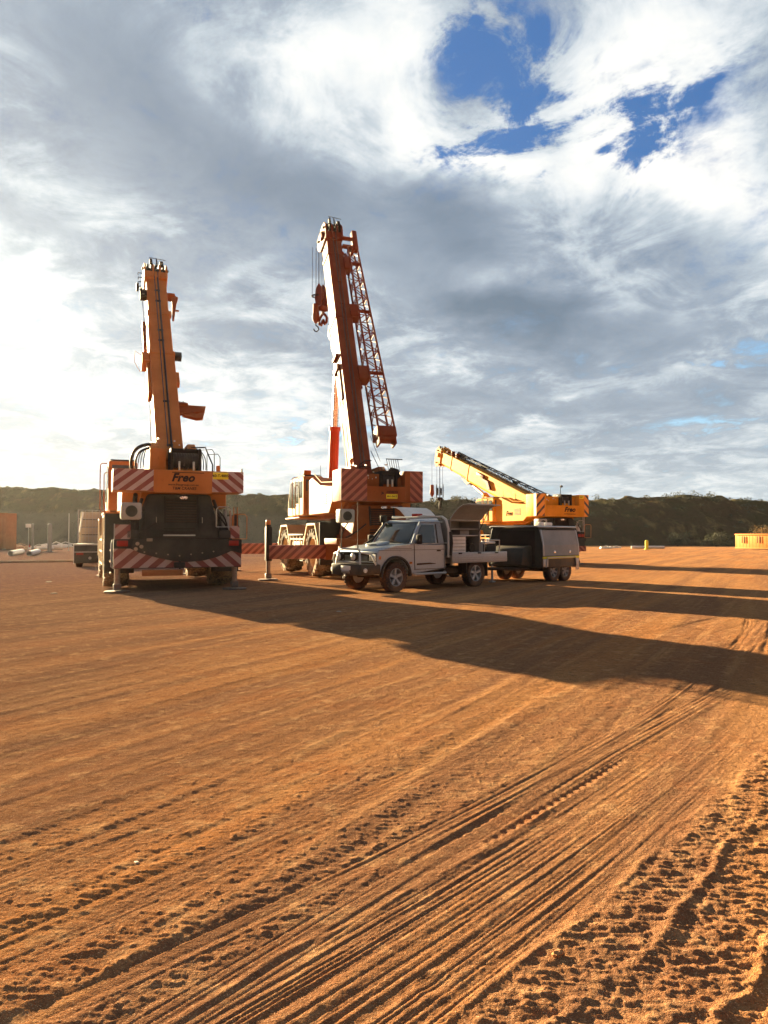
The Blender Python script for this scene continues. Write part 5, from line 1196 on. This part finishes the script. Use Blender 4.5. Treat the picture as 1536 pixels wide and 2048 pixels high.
# ------------------------------------------------------------------ service trailer
def make_trailer():
    root = thing('service_trailer', 'dark two axle service trailer with grey side door and yellow stripe behind the ute', 'trailer', (5.12, 25.37, 0), 135)
    H = 1.80
    for yy in (-.36, .36):
        for s in (-1, 1):
            w = road_wheel(root, .36, .24, s, 'grey', 6); w.location = (s * .93, yy, .36)
    def shell(y0, y1, mb, ins=0.0, b=.02):
        pr = [(-1.08 + ins, .46), (1.08 - ins, .46), (1.08 - ins, .80), (1.05 - ins, 1.20), (.92 - ins, H), (-.92 + ins, H), (-1.05 + ins, 1.20), (-1.08 + ins, .80)]
        mb.prism(pr, 'y', y0, y1, b)
    q = MB(); shell(-1.15, 1.12, q, 0, .03); body = q.build('body', 'charcoal', root)
    q = MB(); q.hexa([(-.72, 1.10, .50), (.72, 1.10, .50), (.62, 1.62, .55), (-.62, 1.62, .55), (-.70, 1.10, 1.20), (.70, 1.10, 1.20), (.60, 1.50, 1.12), (-.60, 1.50, 1.12)], .05); q.build('nose_box', 'charcoal', root)
    q = MB(); q.prism([(-.80, 1.68), (.55, 1.68), (.92, .95), (.92, .60), (-.80, .60)], 'y', 1.121, 1.135, .004); q.build('front_panel', 'black', body)
    q = MB(); pr = [(-.98, H - .015), (.98, H - .015), (.93, H + .035), (-.93, H + .035)]; q.prism(pr, 'y', -1.20, 1.20, .012); rf = q.build('roof', 'alum', body)
    q = MB(); q.box(-.80, -.66, .55, .75, H + .035, H + .16, .03); q.build('roof_vent', 'white', rf); q = MB(); q.box(-.80, -.66, .05, .40, H + .035, H + .15, .03); q.build('roof_vent', 'white', rf)
    for s in (-1, 1):
        A = [(s * 1.068, .86), (s * 1.058, 1.20), (s * .955, 1.70)]
        q = MB(); 
        for (a, b_) in zip(A[:-1], A[1:]):
            q.hexa([(a[0], -1.05, a[1]), (a[0], 1.00, a[1]), (b_[0], 1.00, b_[1]), (b_[0], -1.05, b_[1]), (a[0] + s * .03, -1.05, a[1]), (a[0] + s * .03, 1.00, a[1]), (b_[0] + s * .03, 1.00, b_[1]), (b_[0] + s * .03, -1.05, b_[1])])
        dr = q.build('side_door', 'grey', body)
        for yy in (-.52, .42): q = MB(); q.box(*sorted((s * 1.09, s * 1.115)), yy - .05, yy + .05, .94, 1.02, .012); q.build('door_latch', 'chrome', dr)
        q = MB(); q.box(*sorted((s * 1.075, s * 1.092)), -1.14, 1.10, .76, .83, .002); q.build('reflective_tape', 'hivis', body)
        q = MB(); q.strip([(-.92, .48), (-.86, .78), (.86, .78), (.92, .48)], 'x', *sorted((s * .82, s * 1.12)), .03); q.build('mudguard', 'alum', root)
        q = MB(); q.box(*sorted((s * 1.086, s * 1.10)), .80, 1.09, .50, .75, .004); q.build('stone_guard', 'alum', body); q = MB(); q.box(*sorted((s * 1.086, s * 1.10)), -1.10, -.90, .36, .75, .004); q.build('stone_guard', 'alum', body)
        for ye in (1.03, -1.12):
            q = MB()
            for (a, b_) in zip(A[:-1], A[1:]): q.hexa([(a[0] + s * .004, ye, a[1]), (a[0] + s * .004, ye + .06, a[1]), (b_[0] + s * .004, ye + .06, b_[1]), (b_[0] + s * .004, ye, b_[1]), (a[0] + s * .040, ye, a[1]), (a[0] + s * .040, ye + .06, a[1]), (b_[0] + s * .040, ye + .06, b_[1]), (b_[0] + s * .040, ye, b_[1])])
            q.build('corner_trim', 'alum', body)
        q = MB(); q.box(*sorted((s * .97, s * .995)), -1.0, .98, 1.69, 1.73, .004); q.build('door_hinge', 'black', dr)
    q = MB(); q.box(-.6, .6, -1.1, 1.3, .38, .46, .01)
    for s in (-1, 1): q.tube([(s * .6, 1.2, .42), (0, 2.6, .46)], .05, 6)
    for yy in (-.36, .36): q.cyl((-.85, yy, .36), (.85, yy, .36), .04, seg=8)
    q.build('chassis', 'black', root)
    q = MB(); q.cyl((0, 2.35, .06), (0, 2.35, .55), .035, seg=10); q.box(-.08, .08, 2.27, 2.43, .02, .07, .01); q.build('jockey_wheel', 'zinc', root)
    q = MB(); q.box(-.5, .5, 1.16, 1.19, .62, .67); q.build('reflective_tape', 'hivis', body)
    q = MB(); q.box(-.95, .95, -1.20, -1.15, .55, .62, .01); q.build('rear_bar', 'black', root)
make_trailer()

# ------------------------------------------------------------------ truck behind the left crane
def make_truck():
    x, y = G(172, 1134); x = (172 - 768) / F * 35.5; y = 35.5
    root = thing('flatbed_truck', 'tan cabbed flatbed truck seen from behind, beyond the leftmost crane', 'truck', (x + .75, y, 0), 20)
    q = MB(); q.box(-1.22, 1.22, 0, 5.2, 1.02, 1.12, .01); q.box(-.45, .45, .1, 8.2, .72, 1.0, .02); q.build('tray', 'dark', root)
    q = MB(); q.box(-1.22, 1.22, -.04, .0, .22, 1.06, .01); q.box(-1.22, 1.22, -.06, -.035, .78, .82, .004); tb = q.build('tail_board', 'dark', root)
    q = MB(); q.box(-1.24, 1.24, -.08, -.045, 1.06, 1.10, .004); q.box(-1.24, 1.24, -.08, -.045, .72, .76, .004); q.build('tail_rail', 'zinc', tb)
    for s in (-1, 1): q = MB(); q.box(s * .95 - .16, s * .95 + .16, -.075, -.04, .60, .70, .01); q.build('tail_lamp', 'redlens', tb); q = MB(); q.cyl((s * .5, -.05, .45), (s * .5, -.09, .45), .07, seg=12); q.build('tow_eye', 'steel', tb)
    q = MB()
    for xx in (-1.23, 1.2): q.box(xx, xx + .03, -.10, -.06, .18, 1.14)
    q.build('corner_post', 'white', root)
    q = MB(); q.box(-1.15, 1.15, .25, 1.4, .35, .72, .03); q.build('under_box', 'black', root)
    for yy in (1.1, 2.4, 6.9):
        for s in (-1, 1): w = road_wheel(root, .50, .30, s, 'rim_cream', 8); w.location = (s * 1.03, yy, .50)
    q = MB(); q.prism([(-1.15, 1.15), (1.15, 1.15), (1.15, 2.2), (1.02, 2.72), (.85, 2.80), (-.85, 2.80), (-1.02, 2.72), (-1.15, 2.2)], 'y', 5.45, 7.5, .05); cb = q.build('cab', 'tan', root)
    q = MB(); q.box(-.8, .8, 5.435, 5.455, 1.9, 2.45, .01); q.build('rear_window', 'glass', cb)
    q = MB(); q.hexa([(-1.18, 4.1, 1.12), (1.18, 4.1, 1.12), (1.18, 5.1, 1.12), (-1.18, 5.1, 1.12), (-1.10, 4.2, 2.78), (1.18, 4.2, 2.78), (1.18, 5.1, 2.78), (-1.10, 5.1, 2.78)], .04); tb_ = q.build('canvas_box', 'tan', root)
    for zz in (1.55, 1.95, 2.35): q = MB(); q.box(-1.05, 1.14, 4.09 + (zz - 1.12) * .06, 4.13 + (zz - 1.12) * .06, zz, zz + .035); q.build('tie_strap', 'dark', tb_)
    q = MB()
    for xx in np.linspace(-1.2, 1.2, 15): q.cyl((xx, 3.9, 1.12), (xx, 3.9, 2.88), .008 if 0 < abs(xx) < 1.19 else .035, seg=5)
    for zz in (1.5, 1.95, 2.4, 2.86): q.cyl((-1.2, 3.9, zz), (1.2, 3.9, zz), .012, seg=5)
    q.build('mesh_rack', 'zinc', root)
    q = MB(); q.tube([(-1.15, 4.05, 1.7), (-.98, 4.1, 2.75)], .05, 6); q.build('ratchet_pole', 'white', root)
    q = MB(); q.box(.30, .55, 3.6, 3.8, 1.9, 2.5, .03); q.build('extinguisher_box', 'black', root)
make_truck()

# ------------------------------------------------------------------ distant yard items, left
def container(px0, px1, ytop, D, depth, yaw, mat, label):
    x0, x1 = (px0 - 768) / F * D, (px1 - 768) / F * D; h = CH + (HZ - ytop) / F * D; w = abs(x1 - x0)
    root = thing('steel_container', label, 'container', ((x0 + x1) / 2, D, 0), yaw, 'steel containers at the left edge')
    q = MB(); q.box(-w / 2, w / 2, 0, depth, .12, h, .03); b = q.build('shell', mat, root)
    q = MB(); n = int(w / .28)
    for i in range(n): q.box(-w / 2 + .1 + i * .28, -w / 2 + .22 + i * .28, -.035, .002, .25, h - .15)
    q.build('corrugation', mat, b)
    q = MB(); q.box(-w / 2 - .02, w / 2 + .02, -.05, .05, h - .12, h + .02, .01); q.box(-w / 2 - .02, w / 2 + .02, -.05, .05, .10, .24, .01)
    for xx in (-w / 2, w / 2): q.box(xx - .06, xx + .06, -.06, .04, .1, h)
    q.build('frame', mat, b)
container(15, 31, 1027, 78, 6, 26, 'rust', 'rusty orange container with its lit edge, left of the sign')
container(-40, 12, 1026, 80, 6, 24, 'rust', 'rusty container cut by the left edge of the photo')
def post(px, ytop, D, r, mat, label, name='post', cat='post'):
    root = thing(name, label, cat, ((px - 768) / F * D, D, 0)); h = CH + (HZ - ytop) / F * D
    q = MB(); q.cyl((0, 0, 0), (0, 0, h), r, seg=12); q.lathe([(h, r), (h + r * .5, r * .6), (h + r * .6, 0)], (0, 0, 0), (0, 0, 1), 12); q.build('shaft', mat, root)
    q = MB(); q.cyl((0, 0, 0), (0, 0, .08), r * 1.6, seg=12); q.build('foot', mat, root)
    return root
post(66, 1048, 72, .11, 'grey', 'grey steel post right of the small white sign')
post(100, 1049, 70, .20, 'grey', 'thick grey standpipe among the white scrap pieces')
post(138, 1027, 74, .04, 'zinc', 'thin pale pole left of the truck rack')
post(1293, 1082, 82, .18, 'hivis', 'short yellow bollard at the end of the white pipe', 'bollard', 'bollard')
r_ = thing('sign', 'small blank white sign on a thin post by the ridge', 'sign', ((57 - 768) / F * 74, 74, 0)); q = MB(); q.box(-.28, .28, -.02, .0, 2.35, 2.72, .01); q.build('panel', 'white', r_); q = MB(); q.cyl((0, .03, 0), (0, .03, 2.6), .03, seg=8); q.build('post', 'zinc', r_)
def pipe(px, py, r, ln, yaw, mat, label, group):
    gx, D = G(px, py); root = thing('steel_pipe', label, 'pipe', (gx, D, r), yaw, group)
    q = MB(); q.lathe([(0, r * .86), (0, r), (ln, r), (ln, r * .86)], (0, 0, 0), (0, 1, 0), 28); q.lathe([(ln, r * .86), (0, r * .86)], (0, 0, 0), (0, 1, 0), 28); q.build('pipe_wall', mat, root)
    for f_ in (.08, .9):
        q = MB(); q.lathe([(0, r), (0, r * 1.07), (.08, r * 1.07), (.08, r)], (0, ln * f_, 0), (0, 1, 0), 28); q.build('pipe_collar', mat, root)
GP = 'white pipes lying at the left of the yard'
pipe(22, 1112, .20, 9.0, 21, 'white', 'white pipe with an open dark end, nearer the left edge', GP)
pipe(59, 1112, .20, 9.0, 21, 'white', 'white pipe with an open dark end, right one of the two thick pipes', GP)
for i, (px, py, lab) in enumerate(((5, 1100, 'thin pale pipe lying behind the thick pipes at the left edge'), (-6, 1126, 'thin pale pipe in front of the thick pipes at the left edge'))):
    pipe(px, py, .07, 6, -62, 'tan', lab, GP)
r_ = thing('traffic_cone', 'faded orange and white traffic cone in front of the grey post', 'cone', ((60 - 768) / F * 66, 66, 0)); q = MB(); q.lathe([(.03, .16), (.75, .03), (.76, 0)], (0, 0, 0), (0, 0, 1), 16); q.build('cone_body', 'redlens', r_); q = MB(); q.box(-.2, .2, -.2, .2, 0, .04, .01); q.build('base', 'rust', r_); q = MB(); q.lathe([(.30, .118), (.48, .086)], (0, 0, 0), (0, 0, 1), 16); q.build('band', 'white', r_)
def scrap(px, py, size, seed, mat, label, group):
    gx, D = G(px, py); rnd = random.Random(seed); root = thing('scrap_piece', label, 'scrap', (gx, D, 0), rnd.uniform(-20, 20), group)
    q = MB()
    for i in range(5):
        cx = (i / 4 - .5) * size * 1.8; w_ = size * rnd.uniform(.16, .34); h_ = size * rnd.uniform(.12, .42); a = rnd.uniform(-.5, .5)
        q.hexa([(cx - w_, -w_, -.02), (cx + w_, -w_ * .7, -.02), (cx + w_ * .9, w_, -.02), (cx - w_, w_, -.02), (cx - w_ + a * h_, -w_ * .8, h_ * .8), (cx + w_ * .5 + a * h_, -w_ * .6, h_), (cx + w_ * .5, w_ * .7, h_ * .9), (cx - w_ * .6, w_ * .7, h_)], .02)
    q.tube([(-size, 0, size * .1), (0, .1, size * .5), (size, .05, size * .2)], size * .035, 6)
    b = q.build('crumpled_sheet', mat, root)
    q = MB(); q.lathe([(-size * .3, size * .13), (size * .3, size * .13)], (size * .3, -size * .2, size * .12), (1, .4, 0), 12); q.build('pipe_end', mat, root)
GS = 'white scrap lying about the far left of the yard'
for i, (px, py, sz, lab) in enumerate(((92, 1097, .8, 'low white scrap piece left of the thick standpipe'), (112, 1095, 1.5, 'long white scrap heap beside the thick standpipe'), (131, 1094, 1.4, 'white scrap piece nearest the truck rack'), (78, 1095, .9, 'pale scrap piece just right of the grey post'),
        (40, 1096, 1.2, 'pale scrap piece just right of the rusty container'), (84, 1104, .25, 'small pale scrap right of the thick pipes'))): scrap(px, py, sz, i, 'white' if i < 4 else 'tan', lab, GS)
for i, (px, py, sz, lab) in enumerate(((1212, 1097, .7, 'white scrap piece nearest the yellow crane'), (1232, 1096, .6, 'white scrap piece left of the long white pipe'))): scrap(px, py, sz, 20 + i, 'white', lab, 'white scrap right of the yellow crane')
gx, D = G(1262, 1096)
pipe(1262, 1097, .16, 4.0, -88, 'white', 'white pipe lying beside the yellow bollard at the right', None or 'white pipes at the right of the yard')
# small litter and stones on the yard
def stone(px, py, size, seed, mat, label, name='stone', cat='stone', group=None, flat=.6):
    gx, D = G(px, py); rnd = random.Random(seed); bm = bmesh.new(); bmesh.ops.create_icosphere(bm, subdivisions=2, radius=size)
    for v in bm.verts: v.co *= rnd.uniform(.78, 1.12); v.co.z *= flat; v.co.x *= 1.3
    me = bpy.data.meshes.new(name); bm.to_mesh(me); bm.free(); me.materials.append(M[mat]); o = bpy.data.objects.new(name, me); C.objects.link(o)
    o.location = (gx, D, size * flat * .5); o.rotation_euler = (0, 0, rnd.uniform(0, 6)); tag(o, label, cat, group)
M['clod'] = paint('clod_dirt', (.36, .17, .07), .9, .3, dust_z=3, bump=.5)
M['pale'] = paint('pale_stone', (.60, .50, .38), .8, .2, bump=.3)
stone(1108, 1895, .020, 1, 'clod', 'lumpy clod of orange soil at the edge of the churned strip', 'soil_clod', 'clod')
stone(280, 1716, .012, 2, 'pale', 'small pale stone on the gravel at the lower left', group='pale stones on the yard', flat=.4)
stone(110, 1187, .07, 3, 'pale', 'pale flat stone left of the leftmost crane, nearer one', group='pale stones on the yard', flat=.3)
stone(100, 1164, .08, 4, 'pale', 'pale flat stone left of the leftmost crane, farther one', group='pale stones on the yard', flat=.3)
stone(678, 1223, .05, 5, 'pale', 'pale flake lying in the long shadow before the ute', group='pale stones on the yard', flat=.25)

# ------------------------------------------------------------------ orange skip bin at the right edge
D = 84; x0 = (1470 - 768) / F * D
r_ = thing('site_bin', 'low orange steel bin with slotted side panels at the right edge', 'bin', (x0, D, 0), -62)
h = CH + (HZ - 1068) / F * D
q = MB(); q.box(0, 6.4, 0, 2.3, .12, h, .03); b = q.build('bin_shell', 'bin', r_)
q = MB()
for i in range(16): q.box(.15 + i * .4, .18 + i * .4, -.005, .002, .2, h - .05)
q.box(-.03, 6.43, -.07, .03, h - .10, h + .02, .01); q.box(-.03, 6.43, -.07, .03, .1, .2, .01); q.build('rib_frame', 'bin', b)
for x_ in (.85, 2.75, 4.6):
    for dx in (0, .28): q = MB(); q.box(x_ + dx, x_ + dx + .10, -.058, -.04, h * .42, h * .86, .004); q.build('slot', 'black', b)
q = MB(); q.cyl((4.0, 1.0, h), (4.0, 1.0, h + .5), .1, seg=12); q.build('vent_pipe', 'white', b)
# ------------------------------------------------------------------ dusty air between the yard and the ridges
def make_haze():
    q = MB(); q.box(-340, 340, -60, 290, -1.3, 26.0)
    m = bpy.data.materials.new('dusty_air'); m.use_nodes = True; t = NT(m.node_tree)
    v = t.n('ShaderNodeVolumePrincipled'); v.inputs['Color'].default_value = (.92, .90, .86, 1); v.inputs['Density'].default_value = .00008; v.inputs['Anisotropy'].default_value = .55
    o = t.n('ShaderNodeOutputMaterial'); t.t.links.new(v.outputs[0], o.inputs['Volume'])
    h = q.build('haze', m, None, smooth=0); h['kind'] = 'stuff'; tag(h, 'thin dusty air over the whole yard', 'haze')
make_haze()
